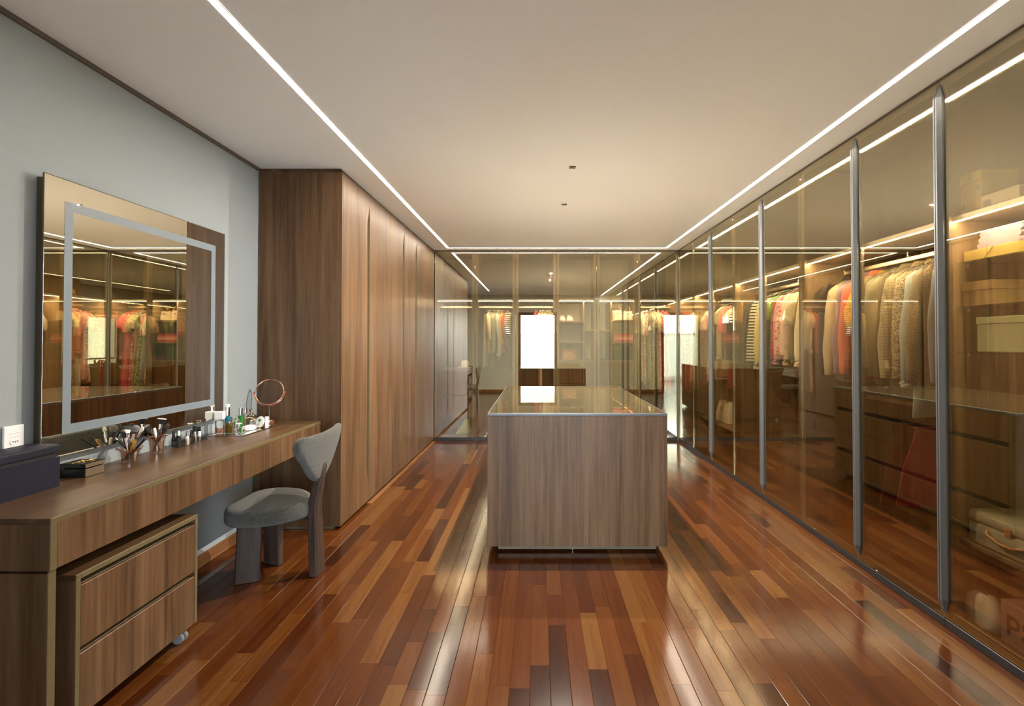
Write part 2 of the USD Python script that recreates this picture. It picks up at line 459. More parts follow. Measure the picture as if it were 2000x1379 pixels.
fabric('floral_red', (0.62, 0.10, 0.10), (0.80, 0.60, 0.52), 'floral', 34.0)
fabric('floral_green', (0.50, 0.50, 0.32), (0.16, 0.20, 0.08), 'floral', 36.0)
fabric('lace', (0.60, 0.53, 0.44), (0.78, 0.74, 0.66), 'knit', 90.0, knit=0.5)

# ------------------------------------------------------------------ room dimensions
XL, XR, YF, YB, ZC = -2.045, 1.945, 0.25, 7.085, 2.635      # left wall, right glass, door wall, back glass, ceiling
XW, YW = -1.43, 3.735                                       # wooden wardrobe: front plane, near end
DEEP = 0.64                                                 # depth of the glass wardrobes
DX = 0.46                                                   # half width of the doorway

# ------------------------------------------------------------------ structure
rng = random.Random(7)


def structure(name, mesh, m, label=None, smooth=False):
    p = path_for('/World', name)
    if isinstance(mesh, MB):
        mesh = mesh.mesh()
    pr = usdkit.mesh(stage, p, mesh, M[m], smooth=smooth).GetPrim()
    tag(pr, label or name.replace('_', ' '), kind='structure')
    return p


flo = structure('floor', bx(XL - 0.15, XR + DEEP + 0.15, YF - 0.15, YB + DEEP + 0.15, -0.08, -0.006, b=0), 'baseboard_wood', 'glossy floor of narrow red-brown hardwood planks running away from the doorway')
planks = []
PW = 0.0806
x = XL
while x < XR - 0.005:
    x1 = min(x + PW, XR + 0.01)
    y = YF - 0.1 - rng.random() * 0.6
    while y < YB:
        ln = rng.choice((0.3, 0.42, 0.5, 0.6, 0.7, 0.8, 0.95, 1.15)) * rng.uniform(0.9, 1.1)
        ya, yb = max(y, YF - 0.1), min(y + ln, YB + 0.02)
        y += ln
        if yb - ya < 0.02:
            continue
        t = rng.choice((0.10, 0.22, 0.34, 0.42, 0.47, 0.52, 0.56, 0.60, 0.64, 0.70, 0.82)) + rng.uniform(-0.05, 0.05)
        if x1 < XW + 0.03 and ya > YW + 0.05:
            continue
        xc, yc = (x + x1) / 2, (ya + yb) / 2
        hidden = (-0.25 < xc < 0.77 and 3.4 < yc < 5.2) or (abs(xc / max(yc, .1) - 0.05) > 1.15) or yb < 1.8 or (xc < -1.62 and yc < 2.6)
        score = (x1 - x) * (yb - ya) / max(yc, 1.0) ** 3 * (0.0 if hidden else 1.0)
        planks.append((score, x, x1, ya, yb, t))
    x += PW
planks.sort(key=lambda q: -q[0])


def plank_mesh(x0, x1, y0, y1):
    g, c = 0.0004, 0.0016
    x0, x1, y0, y1 = x0 + g, x1 - g, y0 + g, y1 - g
    v = [(x0, y0, -0.0055), (x1, y0, -0.0055), (x1, y1, -0.0055), (x0, y1, -0.0055),
         (x0, y0, -0.0007), (x1, y0, -0.0007), (x1, y1, -0.0007), (x0, y1, -0.0007),
         (x0 + c, y0, 0), (x1 - c, y0, 0), (x1 - c, y1, 0), (x0 + c, y1, 0)]
    f = [(8, 9, 10, 11)]
    for a in range(4):
        b = (a + 1) % 4
        f += [(a, b, b + 4, a + 4), (a + 4, b + 4, b + 8, a + 8)]
    return np.array(v), np.array(f)


def tone_attr(path, values, interp):
    pv = UsdGeom.PrimvarsAPI(stage.GetPrimAtPath(path)).CreatePrimvar('tone', Sdf.ValueTypeNames.FloatArray, interp)
    pv.Set(Vt.FloatArray([float(q) for q in values]))


for s, x0, x1, y0, y1, t in planks[:300]:
    v, f = plank_mesh(x0, x1, y0, y1)
    p = path_for(flo, 'plank')
    usdkit.mesh(stage, p, (v, f), M['plank_wood'])
    tone_attr(p, [t] * len(v), 'vertex')
mb, tones = MB(), []
for s, x0, x1, y0, y1, t in planks[300:]:
    v, f = plank_mesh(x0, x1, y0, y1)
    mb.add(v, f)
    tones += [t] * len(v)
p = path_for(flo, 'far_planks')
usdkit.mesh(stage, p, mb.mesh(), M['plank_wood'])
tone_attr(p, tones, 'vertex')
tag(stage.GetPrimAtPath(p), 'the remaining far or hidden floor planks', kind='stuff')

structure('ceiling', bx(XL - 0.15, XR + DEEP + 0.15, YF - 0.15, YB + DEEP + 0.15, ZC, ZC + 0.12, b=0), 'ceiling_paint', 'flat white painted ceiling with two light strips')
structure('wall_left', bx(XL - 0.15, XL, YF - 0.15, YB + DEEP + 0.15, -0.08, ZC, b=0), 'wall_paint', 'pale grey-blue painted wall on the left')
structure('wall_right', bx(XR + DEEP + 0.005, XR + DEEP + 0.15, YF - 0.15, YB + DEEP + 0.15, -0.08, ZC, b=0), 'wall_paint', 'wall behind the right-hand wardrobes')
structure('wall_back', bx(XL, XR + DEEP + 0.005, YB + DEEP + 0.005, YB + DEEP + 0.15, -0.08, ZC, b=0), 'wall_paint', 'wall behind the far wardrobes')
fw = MB()
fw.box(XL, -DX, YF - 0.15, YF, -0.004, ZC, b=0).box(DX, XR + DEEP + 0.005, YF - 0.15, YF, -0.004, ZC, b=0).box(-DX, DX, YF - 0.15, YF, 2.1, ZC, b=0)
structure('wall_front', fw, 'wall_paint_light', 'pale grey-blue wall with the open doorway, seen in the glass')
structure('trim_1', bx(XL, XL + 0.012, YF, YW, ZC - 0.022, ZC - 0.0005, b=0), 'shadow_gap', 'thin dark shadow gap between left wall and ceiling')
structure('baseboard_left', bx(XL, XL + 0.014, YF, YW, 0.001, 0.075), 'baseboard_wood', 'brown wooden skirting board below the vanity desk')
fb = MB()
fb.box(XL + 0.02, -DX - 0.07, YF, YF + 0.014, 0.001, 0.075).box(DX + 0.07, XR - 0.03, YF, YF + 0.014, 0.001, 0.075)
structure('baseboard_front', fb, 'baseboard_wood', 'brown wooden skirting board either side of the doorway')
ja = MB()
ja.box(-DX - 0.07, -DX, YF + 0.0005, YF + 0.02, 0, 2.17).box(DX, DX + 0.07, YF + 0.0005, YF + 0.02, 0, 2.17).box(-DX, DX, YF + 0.0005, YF + 0.02, 2.1, 2.17)
structure('trim_2', ja, 'door_wood', 'dark wooden architrave around the doorway')

# the bright room beyond the doorway
HY0, HY1, HX0, HX1 = -4.0, YF - 0.15, -3.2, 3.2
structure('floor_hall', bx(HX0, HX1, HY0, HY1, -0.08, -0.001, b=0), 'hall_floor_wood', 'dark glossy floor of the bright room beyond the doorway')
structure('ceiling_hall', bx(HX0, HX1, HY0, HY1, ZC, ZC + 0.12, b=0), 'white_paint', 'white ceiling of the bright room beyond the doorway')
structure('wall_hall_left', bx(HX0 - 0.1, HX0, HY0, HY1, -0.08, ZC, b=0), 'white_paint', 'white left wall of the room beyond the doorway')
structure('wall_hall_right', bx(HX1, HX1 + 0.1, HY0, HY1, -0.08, ZC, b=0), 'white_paint', 'white right wall of the room beyond the doorway')
hw = MB()
WZ0, WZ1 = 0.1, 2.4
for a, b in ((HX0, -1.7), (0.8, 1.2), (3.0, HX1)):
    hw.box(a, b, HY0 - 0.15, HY0, -0.08, ZC, b=0)
for a, b in ((-1.7, 0.8), (1.2, 3.0)):
    hw.box(a, b, HY0 - 0.15, HY0, -0.08, WZ0, b=0).box(a, b, HY0 - 0.15, HY0, WZ1, ZC, b=0)
structure('wall_hall_back', hw, 'white_paint', 'white window wall of the room beyond the doorway')
for n, (a, b) in enumerate(((-1.7, 0.8), (1.2, 3.0))):
    wn = MB()
    for q in ((a, a + 0.05, WZ0, WZ1), (b - 0.05, b, WZ0, WZ1), (a, b, WZ0, WZ0 + 0.05), (a, b, WZ1 - 0.05, WZ1), (a, b, 1.62, 1.68)):
        wn.box(q[0], q[1], HY0 - 0.1, HY0 - 0.05, q[2], q[3])
    p = structure(f'window_{n + 1}', wn, 'white_frame', ('large' if n == 0 else 'second') + ' daylit window of the room beyond the doorway')
    part(p, 'pane', bx(a + 0.05, b - 0.05, HY0 - 0.078, HY0 - 0.072, WZ0 + 0.05, WZ1 - 0.05, b=0), 'clear_pane', smooth=False)

structure('terrace_ground', bx(-8, 8, -8, HY0 - 0.15, -0.1, -0.02, b=0), 'outdoor_wall', 'pale terrace outside the window of the next room')
structure('terrace_wall', bx(-8, 8, -6.7, -6.5, -0.02, 1.72, b=0), 'outdoor_wall', 'pale terrace wall outside the window of the next room')
# ------------------------------------------------------------------ ceiling light strips and spots
def ceiling_strip(label, x0, x1, y0, y1):
    t = thing('light_strip', label, 'light', ((x0 + x1) / 2, (y0 + y1) / 2, ZC))
    part(t, 'diffuser', bx(x0 + 0.002, x1 - 0.002, y0 + 0.002, y1 - 0.002, ZC - 0.003, ZC - 0.0012, b=0.0005), 'led', smooth=False)
    pr = MB()
    if x1 - x0 > y1 - y0:
        pr.box(x0, x1, y0 - 0.002, y0 + 0.0015, ZC - 0.004, ZC - 0.0006).box(x0, x1, y1 - 0.0015, y1 + 0.002, ZC - 0.004, ZC - 0.0006)
    else:
        pr.box(x0 - 0.002, x0 + 0.0015, y0, y1, ZC - 0.004, ZC - 0.0006).box(x1 - 0.0015, x1 + 0.002, y0, y1, ZC - 0.004, ZC - 0.0006)
    part(t, 'profile', pr, 'white_frame')
    return t


ceiling_strip('long warm light strip set in the ceiling over the wooden wardrobe side', -1.227, -1.195, 1.5, 6.875)
ceiling_strip('long warm light strip set in the ceiling along the right glass wardrobes', 1.722, 1.754, 0.34, 6.875)
ceiling_strip('short warm light strip set across the ceiling before the far glass wardrobes', -1.227, 1.754, 6.878, 6.91)
for (sx, sy), lab in (((0.253, 3.709), 'small square recessed ceiling spotlight nearer the doorway'), ((0.246, 4.715), 'small square recessed ceiling spotlight farther from the doorway')):
    t = thing('ceiling_spotlight', lab, 'light', (sx, sy, ZC))
    fr = MB()
    for q in ((-0.024, -0.019, -0.024, 0.024), (0.019, 0.024, -0.024, 0.024), (-0.019, 0.019, -0.024, -0.019), (-0.019, 0.019, 0.019, 0.024)):
        fr.box(sx + q[0], sx + q[1], sy + q[2], sy + q[3], ZC - 0.004, ZC - 0.0003)
    part(t, 'frame', fr, 'spot_black')
    part(t, 'lens', MB().lathe([(0.013, 0), (0.015, -0.002), (0.012, -0.0035)], (sx, sy, ZC - 0.0004), 16), 'steel')
    dl = UsdLux.DiskLight.Define(stage, t + '/lamp')
    dl.AddTranslateOp().Set(Gf.Vec3d(0, 0, -0.0042))
    dl.CreateRadiusAttr(0.005)
    dl.CreateIntensityAttr(SPOT)
    sh = UsdLux.ShapingAPI.Apply(dl.GetPrim())
    sh.CreateShapingConeAngleAttr(32.0)
    sh.CreateShapingConeSoftnessAttr(0.7)
    dl.CreateColorAttr(Gf.Vec3f(1.0, 0.91, 0.78))
    part(t, 'reflector', bx(sx - 0.0185, sx + 0.0185, sy - 0.0185, sy + 0.0185, ZC - 0.0012, ZC - 0.0003, b=0), 'ink_grey')

# ------------------------------------------------------------------ glass wardrobes
ZT = 2.622                                    # top of the doors
LABEL_R = 'unit of the bronze-glass wardrobes along the right wall'


def glass_unit(axis, a0, a1, label, ndoors, handles=(), shelf_z=(), mid=None, rail=True, light=True, drawers=None, back='walnut_back', low_rail=None):
    """axis 'y': on the right wall, running from y=a0 to a1; axis 'x': on the far wall, from x=a0 to a1.
    Local: u along the run, d depth behind the glass plane, z up."""
    G = XR if axis == 'y' else YB
    loc = (G + 0.3, (a0 + a1) / 2, 0) if axis == 'y' else ((a0 + a1) / 2, G + 0.3, 0)
    t = thing('glass_wardrobe', label, 'wardrobe', loc)

    def B(mb, u0, u1, d0, d1, z0, z1, b=0.0012):
        return mb.box(G + d0, G + d1, u0, u1, z0, z1, b) if axis == 'y' else mb.box(u0, u1, G + d0, G + d1, z0, z1, b)
    e = 0.0006
    P = 0.018
    A0, A1 = a0 + e, a1 - e
    part(t, 'side_panel', B(MB(), A0, A0 + P, 0.028, DEEP, 0.06, 2.61), 'oak_inside')
    part(t, 'side_panel', B(MB(), A1 - P, A1, 0.028, DEEP, 0.06, 2.61), 'oak_inside')
    part(t, 'back_panel', B(MB(), A0 + P, A1 - P, DEEP - 0.014, DEEP, 0.06, 2.61), back)
    part(t, 'bottom_panel', B(MB(), A0, A1, 0.026, DEEP, 0.042, 0.06), 'walnut_along' if axis == 'y' else 'walnut_across')
    part(t, 'top_panel', B(MB(), A0, A1, 0.026, DEEP, 2.61, 2.626), 'oak_inside')
    part(t, 'plinth', B(MB(), A0, A1, 0.0, 0.03, 0.001, 0.041), 'black_rail')
    part(t, 'head_rail', B(MB(), A0, A1, 0.0, 0.03, 2.6225, 2.634), 'bronze_dark')
    part(t, 'shelf', B(MB(), A0 + P, A1 - P, 0.052, DEEP - 0.014, 1.936, 1.958), 'oak_inside', label='high luggage shelf')
    if light:
        ls = part(t, 'light_strip', B(MB(), A0 + P, A1 - P, 0.036, 0.052, 1.934, 1.958), 'alu_profile')
        part(ls, 'diffuser', B(MB(), A0 + P + 0.002, A1 - P - 0.002, 0.038, 0.049, 1.9315, 1.9335, b=0.0003), 'led_inside', smooth=False)
    if rail:
        rr = MB()
        d = 0.322
        ra = (A0 + P + 0.004, A1 - P - 0.004) if mid is None or mid[1] != 'half' else (A0 + P + 0.004, mid[0] - 0.01)
        B(rr, ra[0], ra[1], d - 0.008, d + 0.008, 1.853, 1.881, b=0.006)
        rp = part(t, 'rail', rr, 'rail_metal')
        br = MB()
        for u in ra:
            B(br, u - 0.004, u + 0.004, d - 0.016, d + 0.016, 1.845, 1.889)
        if ra[1] - ra[0] > 0.9:
            um = sum(ra) / 2
            B(br, um - 0.004, um + 0.004, d - 0.006, d + 0.006, 1.881, 1.936)
        part(rp, 'bracket', br, 'steel')
    if low_rail:
        part(t, 'rail', B(MB(), A0 + P + 0.002, A1 - P - 0.002, 0.314, 0.330, low_rail - 0.028, low_rail, b=0.006), 'rail_metal')
    m0 = None
    if mid is not None:
        m0 = mid[0]
        part(t, 'divider', B(MB(), m0 - 0.009, m0 + 0.009, 0.06, DEEP - 0.014, 0.06, 1.936), 'oak_inside')
    for z, u0, u1, gl in shelf_z:
        part(t, 'shelf', B(MB(), u0, u1, 0.06, DEEP - 0.016, z - (0.004 if gl else 0.018), z + (0.004 if gl else 0)), 'shelf_glass' if gl else 'oak_inside')
        if gl:
            for uu in (u0 + 0.006, u1 - 0.006):
                for dd in (0.11, 0.5):
                    part(t, 'shelf_support', B(MB(), uu - 0.006, uu + 0.006, dd - 0.006, dd + 0.006, z - 0.02, z - 0.0042, b=0.003), 'steel')
    if drawers:
        u0, u1, zs = drawers
        part(t, 'drawer_top', B(MB(), u0, u1, 0.055, DEEP - 0.016, zs[-1], zs[-1] + 0.018), 'oak_inside')
        for za, zb in zip(zs[:-1], zs[1:]):
            dr = part(t, 'drawer', B(MB(), u0 + 0.002, u1 - 0.002, 0.07, DEEP - 0.016, za + 0.002, zb - 0.022), 'walnut')
            part(dr, 'handle_groove', B(MB(), u0 + 0.002, u1 - 0.002, 0.085, 0.2, zb - 0.0215, zb - 0.001), 'bronze_dark')
    # doors
    w = (a1 - a0) / ndoors
    for k in range(ndoors):
        u0, u1 = a0 + k * w + 0.0015, a0 + (k + 1) * w - 0.0015
        fr = MB()
        F = 0.042
        B(fr, u0, u0 + F, 0.0065, 0.025, 0.046, ZT)
        B(fr, u1 - F, u1, 0.0065, 0.025, 0.046, ZT)
        B(fr, u0 + F, u1 - F, 0.0065, 0.025, 0.046, 0.046 + F)
        B(fr, u0 + F, u1 - F, 0.0065, 0.025, ZT - F, ZT)
        dp = part(t, 'door', fr, 'bronze_frame')
        part(dp, 'pane', B(MB(), u0, u1, 0.0, 0.006, 0.046, ZT, b=0.0008), 'bronze_glass', smooth=False, label='reflective bronze glass pane')
        for side in (0, 1):
            if (k, side) in handles:
                h0, h1 = (u0 + 0.0005, u0 + 0.0265) if side == 0 else (u1 - 0.0265, u1 - 0.0005)
                inner = h0 if side == 0 else h1
                outer = h1 if side == 0 else h0
                # bar with slanted front and tapered ends
                ring = []
                for z, s in ((0.07, 0.06), (0.135, 1.0), (2.54, 1.0), (2.605, 0.06)):
                    oo = inner + (outer - inner) * max(s, 0.35)
                    q = [(inner, -0.0003), (inner, -0.021 * s - 0.001), (inner + (oo - inner) * 0.35, -0.021 * s - 0.001), (oo, -0.008 * s - 0.0006), (oo, -0.0003)]
                    ring.append([(G + d, u, z) if axis == 'y' else (u, G + d, z) for u, d in q])
                hm = MB().rings(np.array(ring)).mesh()
                hm.fix_normals()
                part(dp, 'handle', hm, 'handle_metal', smooth=False)
    return t



DW = 0.657
E = [7.065 - DW * k for k in range(11)]            # door lines along the right wall, from the corner towards the doorway
R = 'glass wardrobe on the right wall'
glass_unit('y', E[1], E[0], 'narrow single-door bronze-glass wardrobe on the right wall, in the far corner', 1)
glass_unit('y', E[3], E[1], 'double bronze-glass wardrobe on the right wall holding the white T-shirt, next to the corner', 2, handles={(0, 1), (1, 0)}, shelf_z=[(0.455, E[3] + 0.03, E[1] - 0.03, False)])
glass_unit('y', E[5], E[3], 'double bronze-glass wardrobe on the right wall holding white blouses and navy coats', 2, handles={(0, 1), (1, 0)})
glass_unit('y', E[7], E[5], 'double bronze-glass wardrobe on the right wall holding blazers and a black leather jacket', 2, handles={(0, 1), (1, 0), (0, 0)}, low_rail=1.0)
a, b = E[9] + 0.02, E[7] - 0.02
glass_unit('y', E[9], E[7], 'double bronze-glass wardrobe on the right wall fitted with shelves of boxes', 2, handles={(1, 1)}, rail=False,
           shelf_z=[(1.735, a, b, True), (1.525, a, b, True), (1.312, a, b, True), (0.43, a, b, False)])
glass_unit('y', 0.27, E[9], 'bronze-glass wardrobe on the right wall nearest the doorway', 2)

BX = [XW + 0.5625 * k for k in range(7)]           # door lines along the far wall
glass_unit('x', BX[0], BX[1], 'bronze-glass wardrobe on the far wall, leftmost, with a cap on its drawer top', 1, drawers=(BX[0] + 0.02, BX[1] - 0.02, (0.30, 0.63, 0.97)))
glass_unit('x', BX[1], BX[2], 'bronze-glass wardrobe on the far wall with a few shirts and trousers on its rail', 1)
glass_unit('x', BX[2], BX[3], 'bronze-glass wardrobe on the far wall with a bare black hanger and pale blouses', 1)
x0, x1 = BX[3] + 0.02, BX[4] - 0.02
glass_unit('x', BX[3], BX[4], 'bronze-glass wardrobe on the far wall with open shelves and white shoes', 1, rail=False, mid=(0.645, 'full'), back='pale_back',
           shelf_z=[(1.652, x0, 0.636, False), (1.365, x0, 0.636, False), (1.53, 0.654, x1, False)], drawers=(x0, x1, (0.12, 0.45, 0.78, 1.09)))
x0, x1 = BX[4] + 0.02, BX[5] - 0.02
glass_unit('x', BX[4], BX[5], 'bronze-glass wardrobe on the far wall with open shelves of handbags', 1, rail=False, mid=(1.03, 'full'), back='pale_back',
           shelf_z=[(1.53, x0, 1.021, False), (1.672, 1.039, x1, False), (1.365, 1.039, x1, False)], drawers=(x0, x1, (0.12, 0.45, 0.78, 1.09)))
glass_unit('x', BX[5], BX[6], 'bronze-glass wardrobe on the far wall, rightmost, full of long pink dresses', 1)
structure('trim_3', bx(XR - 0.02, XR - 0.001, YB - 0.021, YB - 0.001, 0, ZC - 0.001), 'bronze_dark', 'bronze corner post between the right and far glass wardrobes')

# ------------------------------------------------------------------ wooden wardrobes on the left
def wardrobe_door(d0, d1, z0, z1, scoop):
    """A door leaf; scoop: its far edge is hollowed into a long finger pull that fades out at both ends."""
    ny, nz = (26, 60) if scoop else (2, 2)
    ys = np.concatenate([[d0], np.linspace(d1 - 0.10, d1, ny - 1)]) if scoop else np.array([d0, d1])
    zs = np.unique(np.concatenate([np.linspace(z0, 0.40, nz // 2), np.linspace(2.30, z1, nz // 2)])) if scoop else np.array([z0, z1])
    Y, Z_ = np.meshgrid(ys, zs, indexing='ij')
    dep = np.zeros_like(Y)
    if scoop:
        g = np.clip((Y - (d1 - 0.09)) / 0.09, 0, 1)
        f = np.clip((Z_ - 0.13) / 0.16, 0, 1) * np.clip((2.545 - Z_) / 0.16, 0, 1)
        dep = 0.0165 * np.clip(g - (1 - f), 0, 1) ** 1.3
    front = np.stack([XW - dep, Y, Z_], -1).reshape(-1, 3)
    backv = np.stack([np.full_like(Y, XW - 0.0195), Y, Z_], -1).reshape(-1, 3)
    a, b = len(ys), len(zs)
    i, k = np.meshgrid(np.arange(a - 1), np.arange(b - 1), indexing='ij')
    q = np.stack([i * b + k, (i + 1) * b + k, (i + 1) * b + k + 1, i * b + k + 1], -1).reshape(-1, 4)
    o = a * b
    faces = [q, q[:, ::-1] + o]
    for line in ([r * b for r in range(a)], [(a - 1) * b + r for r in range(b)], [r * b + b - 1 for r in range(a)][::-1], list(range(b))[::-1]):
        l = np.array(line)
        faces.append(np.stack([l[1:], l[:-1], l[:-1] + o, l[1:] + o], 1))
    return MB().add(np.vstack([front, backv]), np.vstack(faces)).mesh()


dy = [YW + 0.018, 4.352, 4.925, 5.486, 6.055, 6.565, 7.062]
GROOVE = {1: 'c', 3: 'c', 4: 'c'}                  # door lines with a finger groove
names = ('wooden wardrobe with two doors, nearest the vanity desk', 'wooden wardrobe with two doors, middle of the left run', 'wooden wardrobe with two doors, next to the far glass wardrobes')
XB = XL + 0.003
for k in range(3):
    ya, yb = dy[2 * k], dy[2 * k + 2]
    yy = YW if k == 0 else ya + 0.0005
    t = thing('wooden_wardrobe', names[k], 'wardrobe', ((XL + XW) / 2, (yy + yb) / 2, 0))
    if k == 0:
        part(t, 'side_panel', bx(XB, XW, YW, YW + 0.0175, 0.022, 2.607), 'walnut', label='tall plain side panel facing the desk')
    c = MB()
    c.box(XB, XW - 0.045, ya + 0.0007, yb - 0.0007, 0.06, 2.60)
    part(t, 'carcass', c, 'bronze_dark')
    part(t, 'plinth', bx(XB, XW - 0.055, yy + 0.012, yb - 0.0007, 0.0, 0.059), 'plinth_wood')
    part(t, 'filler_strip', bx(XB, XW - 0.014, yy + 0.01, yb - 0.0007, 2.608, ZC - 0.001), 'walnut_along')
    for j in (0, 1):
        d0, d1 = dy[2 * k + j] + 0.0015, dy[2 * k + j + 1] - 0.0015
        z0, z1, w = 0.024, 2.606, 0.036
        line0, line1 = 2 * k + j, 2 * k + j + 1
        dp = part(t, 'door', wardrobe_door(d0, d1, z0, z1, line1 in GROOVE), 'walnut', smooth=25)
        if line0 in GROOVE:                        # olive edge of the door beyond the finger pull
            part(dp, 'edge_strip', bx(XW - 0.0193, XW - 0.0004, d0 - 0.0009, d0 - 0.0001, z0, z1, b=0.0002), 'edge_band')

# ------------------------------------------------------------------ island
IX0, IX1, IY0, IY1 = -0.3215, 0.831, 3.288, 5.305
t = thing('island', 'walnut dressing island with a dark reflective glass top in the middle of the room', 'island', ((IX0 + IX1) / 2, (IY0 + IY1) / 2, 0))
part(t, 'front_panel', bx(IX0, IX1, IY0, IY0 + 0.025, 0.056, 0.888), 'walnut', label='plain walnut end panel facing the doorway')
part(t, 'back_panel', bx(IX0, IX1, IY1 - 0.025, IY1, 0.056, 0.888), 'walnut')
part(t, 'carcass', bx(IX0 + 0.03, IX1 - 0.045, IY0 + 0.026, IY1 - 0.026, 0.058, 0.887), 'bronze_dark')
ym = (IY0 + IY1) / 2
part(t, 'side_panel', bx(IX0, IX0 + 0.022, IY0 + 0.0265, ym - 0.001, 0.056, 0.888), 'walnut')
part(t, 'side_panel', bx(IX0, IX0 + 0.022, ym + 0.001, IY1 - 0.0265, 0.056, 0.888), 'walnut')
part(t, 'edge_frame', MB().box(IX1 - 0.04, IX1, IY0 + 0.0265, IY0 + 0.045, 0.056, 0.888).box(IX1 - 0.04, IX1, IY1 - 0.045, IY1 - 0.0265, 0.056, 0.888)
     .box(IX1 - 0.04, IX1, IY0 + 0.0455, IY1 - 0.0455, 0.056, 0.064), 'edge_band')
rows = ((0.707, 0.885), (0.488, 0.672), (0.30, 0.485), (0.068, 0.264))
for za, zb in rows:
    for q in ((IY0 + 0.047, ym - 0.001), (ym + 0.001, IY1 - 0.047)):
        if zb > 0.88 and q[0] > ym:
            continue
        q = (IY0 + 0.047, IY1 - 0.047) if zb > 0.88 else q
        part(t, 'drawer', bx(IX1 - 0.02, IX1 - 0.001, q[0], q[1], za, zb), 'walnut')
for za, zb in ((0.672, 0.707), (0.264, 0.30)):
    part(t, 'handle_groove', bx(IX1 - 0.0445, IX1 - 0.028, IY0 + 0.047, IY1 - 0.047, za - 0.02, zb + 0.02), 'black_rail')
part(t, 'metal_edge', MB().box(IX0, IX1, IY0, IY0 + 0.006, 0.8885, 0.9045).box(IX0, IX1, IY1 - 0.006, IY1, 0.8885, 0.9045).box(IX0, IX0 + 0.006, IY0 + 0.0062, IY1 - 0.0062, 0.8885, 0.9045)
     .box(IX1 - 0.006, IX1, IY0 + 0.0062, IY1 - 0.0062, 0.8885, 0.9045), 'handle_metal')
part(t, 'glass_top', bx(IX0 + 0.0062, IX1 - 0.0062, IY0 + 0.0062, IY1 - 0.0062, 0.8885, 0.906, b=0.0005), 'top_glass', smooth=False)
part(t, 'plinth', bx(IX0 + 0.066, IX1 - 0.058, IY0 + 0.06, IY1 - 0.06, 0.014, 0.0555), 'plinth_wood')
for q in ((IX0 + 0.1, IY0 + 0.1), (IX0 + 0.55, IY0 + 0.075), (IX1 - 0.1, IY0 + 0.1), (IX0 + 0.1, IY1 - 0.1), (IX1 - 0.1, IY1 - 0.1)):
    part(t, 'levelling_foot', MB().lathe([(0.012, 0.0005), (0.013, 0.004), (0.006, 0.006), (0.006, 0.0135)], (q[0], q[1], 0), 14), 'steel')

# ------------------------------------------------------------------ vanity desk
XD, DZ = -1.578, 0.787
DY0, DY1 = 1.668, YW - 0.001
t = thing('vanity_desk', 'long walnut vanity desk along the left wall with olive edging', 'desk', ((XL + XD) / 2, (DY0 + DY1) / 2, 0))
part(t, 'desktop', bx(XL + 0.002, XD - 0.003, DY0 + 0.0005, DY1, DZ - 0.018, DZ), 'walnut_along')
part(t, 'edge_strip', bx(XD - 0.0025, XD + 0.0005, DY0, DY1, DZ - 0.018, DZ - 0.0002), 'edge_band')
part(t, 'front_panel', bx(XD - 0.02, XD - 0.001, DY0 + 0.024, 2.985, 0.617, DZ - 0.0185), 'walnut', label='long drawer front')
part(t, 'front_panel', bx(XD - 0.02, XD - 0.001, 2.989, DY1, 0.617, DZ - 0.0185), 'walnut', label='short drawer front beside the wardrobe')
part(t, 'end_panel', bx(XL + 0.002, XD - 0.0035, DY0, DY0 + 0.018, 0.617, DZ - 0.0185), 'walnut')
part(t, 'end_edge', bx(XD - 0.003, XD, DY0, DY0 + 0.0235, 0.617, DZ - 0.0185), 'edge_band')
part(t, 'bottom_panel', bx(XL + 0.002, XD - 0.022, DY0 + 0.02, DY1, 0.62, 0.636), 'walnut_along')
part(t, 'support_panel', bx(XL + 0.002, XD - 0.012, DY0 + 0.002, DY0 + 0.028, 0.0005, 0.608), 'walnut')
part(t, 'support_edge', bx(XD - 0.0115, XD - 0.008, DY0 + 0.002, DY0 + 0.03, 0.0005, 0.616), 'edge_band')
part(t, 'far_support', bx(XL + 0.002, XL + 0.03, DY1 - 0.05, DY1, 0.0005, 0.616), 'edge_band')

# mobile drawer unit on castors
MX, MY0, MY1, MZ0, MZ1 = -1.579, 1.764, 2.392, 0.066, 0.561
t = thing('drawer_unit', 'two-drawer walnut pedestal on castors under the vanity desk', 'drawers', ((MX + XL) / 2 + 0.03, (MY0 + MY1) / 2, 0))
MB0 = MX - 0.40
part(t, 'side_panel', bx(MB0, MX - 0.003, MY0, MY0 + 0.018, MZ0, MZ1 - 0.0185), 'walnut')
part(t, 'side_panel', bx(MB0, MX - 0.003, MY1 - 0.018, MY1, MZ0, MZ1 - 0.0185), 'walnut')
part(t, 'top_panel', bx(MB0, MX - 0.003, MY0, MY1, MZ1 - 0.018, MZ1), 'walnut_along')
part(t, 'edge_frame', MB().box(MX - 0.0025, MX, MY0, MY0 + 0.018, MZ0, MZ1 - 0.0182).box(MX - 0.0025, MX, MY1 - 0.018, MY1, MZ0, MZ1 - 0.0182).box(MX - 0.0025, MX, MY0, MY1, MZ1 - 0.018, MZ1), 'edge_band')
part(t, 'carcass', bx(MB0 + 0.01, MX - 0.045, MY0 + 0.0185, MY1 - 0.0185, MZ0 + 0.002, MZ1 - 0.019), 'bronze_dark')
zm = 0.305
for za, zb in ((zm + 0.0, MZ1 - 0.042), (MZ0, zm - 0.022)):
    dr = part(t, 'drawer', bx(MX - 0.019, MX - 0.001, MY0 + 0.0195, MY1 - 0.0195, za, zb), 'walnut')
    part(dr, 'pull_lip', bx(MX - 0.0425, MX - 0.0195, MY0 + 0.0195, MY1 - 0.0195, zb - 0.012, zb - 0.001), 'edge_band')
